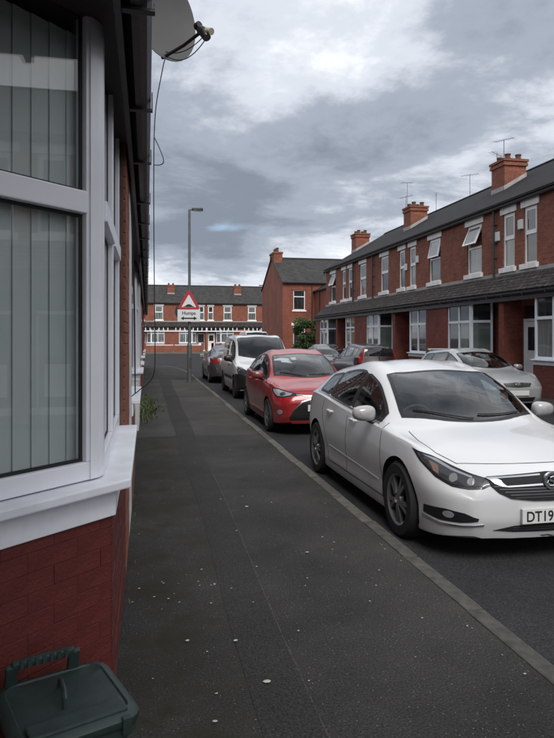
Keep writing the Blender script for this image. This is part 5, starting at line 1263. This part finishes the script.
lid = loft([(rrect(.19, .20, .055), .386), (rrect(.195, .205, .06), .395), (rrect(.195, .205, .06), .412), (rrect(.185, .195, .06), .424), (rrect(.165, .175, .05), .428), (rrect(.16, .17, .05), .423), (rrect(.10, .11, .04), .426)]).build('lid', 'bin_green', cd, smooth=True)
MB().box(-.15, .15, -.178, -.10, .424, .436).build('lid_ridge', 'bin_green', lid, bevel=.006)
MB().tube([(-.015, -.055, .42), (-.015, -.05, .452), (-.008, -.02, .462), (.0, .05, .462), (.004, .08, .452), (.004, .085, .42)], .0085, 8).build('lid_handle', 'bin_green', lid, smooth=True)
hd = MB()
for sx in (-1, 1): hd.obox((sx * .105 - .03, .178, .45), (.02, 0, 0), (0, .010, .004), (0, -.014, .05))
hd.obox((-.03, .166, .498), (.105, 0, 0), (0, .012, .003), (0, -.002, .012)); hd.build('carry_handle', 'bin_green', cd, bevel=.006)
gp_ = MB()
for k in range(7): gp_.obox((-.105 + .025 * k, .155, .498), (.006, 0, 0), (0, .006, 0), (0, 0, .012))
gp_.build('handle_grip', 'bin_green', cd)
MB().tube([(-.165, .205, .40), (.165, .205, .40)], .010, 8).build('hinge', 'bin_green', cd, smooth=True); MB().box(.12, .15, -.215, -.195, .37, .425).build('lock_tab', 'bin_green', lid, bevel=.004)

# ------------------------------------------------------------------ greenery
def leaves(name, mat, parent, centres, n, size, rng, flat=.6):
    V = []; Fq = []
    for _ in range(n):
        c, r_ = rng.choice(centres); p = Vector((rng.gauss(0, 1), rng.gauss(0, 1), rng.gauss(0, 1))).normalized() * r_ * rng.uniform(.35, 1.06)**.6; p.z *= .85
        p += Vector(c); a = Vector((rng.uniform(-1, 1), rng.uniform(-1, 1), rng.uniform(-.6, .6))).normalized(); b_ = a.cross(Vector((rng.uniform(-1, 1), rng.uniform(-1, 1), rng.uniform(-1, 1)))).normalized(); z = rng.uniform(.6, 1.3) * size
        o = len(V); V += [p - a * z, p - b_ * z * .45 + Vector((0, 0, .01)), p + a * z, p + b_ * z * .45 + Vector((0, 0, .01))]; Fq.append((o, o + 1, o + 2, o + 3))
    return MB().add(V, Fq).build(name, mat, parent)
rg = random.Random(11)
tr_ = thing('bush', 'bushy green tree spilling over the yard wall at the end house', 'tree', (10.75, 41.6, 0))
MB().tube([(0, 0, 0), (.05, .02, .8), (.1, 0, 1.5)], [.09, .07, .04], 8).build('trunk', 'bark', tr_, smooth=True)
for a in range(6): MB().tube([(.05, 0, .7 + .1 * a), (.35 * math.cos(a * 1.1), .3 * math.sin(a * 1.1), 1.4 + .15 * a), (.7 * math.cos(a * 1.1), .5 * math.sin(a * 1.1), 1.9 + .2 * a)], [.04, .025, .01], 6).build('limb', 'bark', tr_)
cen = [((rg.uniform(-.75, .9), rg.uniform(-.5, .5), rg.uniform(.5, 2.75)), rg.uniform(.28, .5)) for _ in range(26)]
leaves('crown', 'leaf', tr_, cen, 6500, .075, rg); leaves('crown', 'leaf_light', tr_, cen[:18], 2600, .07, rg)
def weeds(x0, x1, y0, y1, n, h, label, name='weeds'):
    V = []; Fq = []
    for _ in range(n):
        fx = abs(rg.gauss(0, .45)); fy = rg.gauss(.5, .22); x = x0 + (x1 - x0) * min(fx, 1.3); y = y0 + (y1 - y0) * fy; hh_ = h * rg.uniform(.15, 1.0) * max(.25, 1 - fx * .8); a = rg.uniform(0, 6.28); d = Vector((math.cos(a), math.sin(a), 0)); w_ = Vector((-d.y, d.x, 0)) * h * rg.uniform(.02, .045)
        p = Vector((x, y, .002)); mid_ = p + d * hh_ * .25 + Vector((0, 0, hh_ * .65)); tip = p + d * hh_ * .7 + Vector((0, 0, hh_ * .9)); o = len(V)
        V += [p - w_, p + w_, mid_ + w_, mid_ - w_, tip]; Fq += [(o, o + 1, o + 2, o + 3), (o + 3, o + 2, o + 4)]
    ob = MB().add(V, Fq).build(name, 'weed'); ob['kind'] = 'stuff'; tag(ob, label, 'weeds'); return ob
weeds(-.12, .25, 12.2, 17.0, 900, .26, 'green weeds growing along the foot of the left wall')
weeds(-.13, -.06, 4.4, 7.5, 50, .06, 'low weeds at the foot of the bay and brick pier')
weeds(-.13, -.09, 2.9, 4.2, 16, .03, 'tiny weeds in the joint under the bay window')
weeds(1.80, 1.86, 9.2, 12.5, 160, .05, 'low weeds along the kerb beside the red car')
# white petals and litter flecks on the pavement, and the gutter line
V = []; Fq = []
spots = [(rg.uniform(-.1, 1.8), rg.uniform(2.2, 9), rg.uniform(.004, .012)) for _ in range(34)] + [(rg.gauss(.22, .18), rg.gauss(3.9, .3), rg.uniform(.004, .011)) for _ in range(22)] + [(rg.uniform(1.3, 1.8), rg.uniform(2.4, 5), rg.uniform(.004, .010)) for _ in range(14)]
spots += [(.21, 3.35, .017), (.46, 3.30, .016), (.55, 2.88, .020), (.28, 2.62, .013), (1.18, 4.55, .018), (.93, 5.9, .020)]
for x, y, r_ in spots:
    o = len(V); n = 6; z = .011 + rg.uniform(0, .003)
    for k in range(n): a = 6.283 * k / n; q = r_ * rg.uniform(.55, 1.1); V.append((x + q * math.cos(a), y + q * .8 * math.sin(a), z))
    V.append((x, y, z + r_ * .12)); Fq += [(o + k, o + (k + 1) % n, o + n) for k in range(n)]
lt = MB().add(V, Fq).build('petals', 'petal'); lt['kind'] = 'stuff'; tag(lt, 'small white petals and flecks scattered over the dark pavement', 'petals')
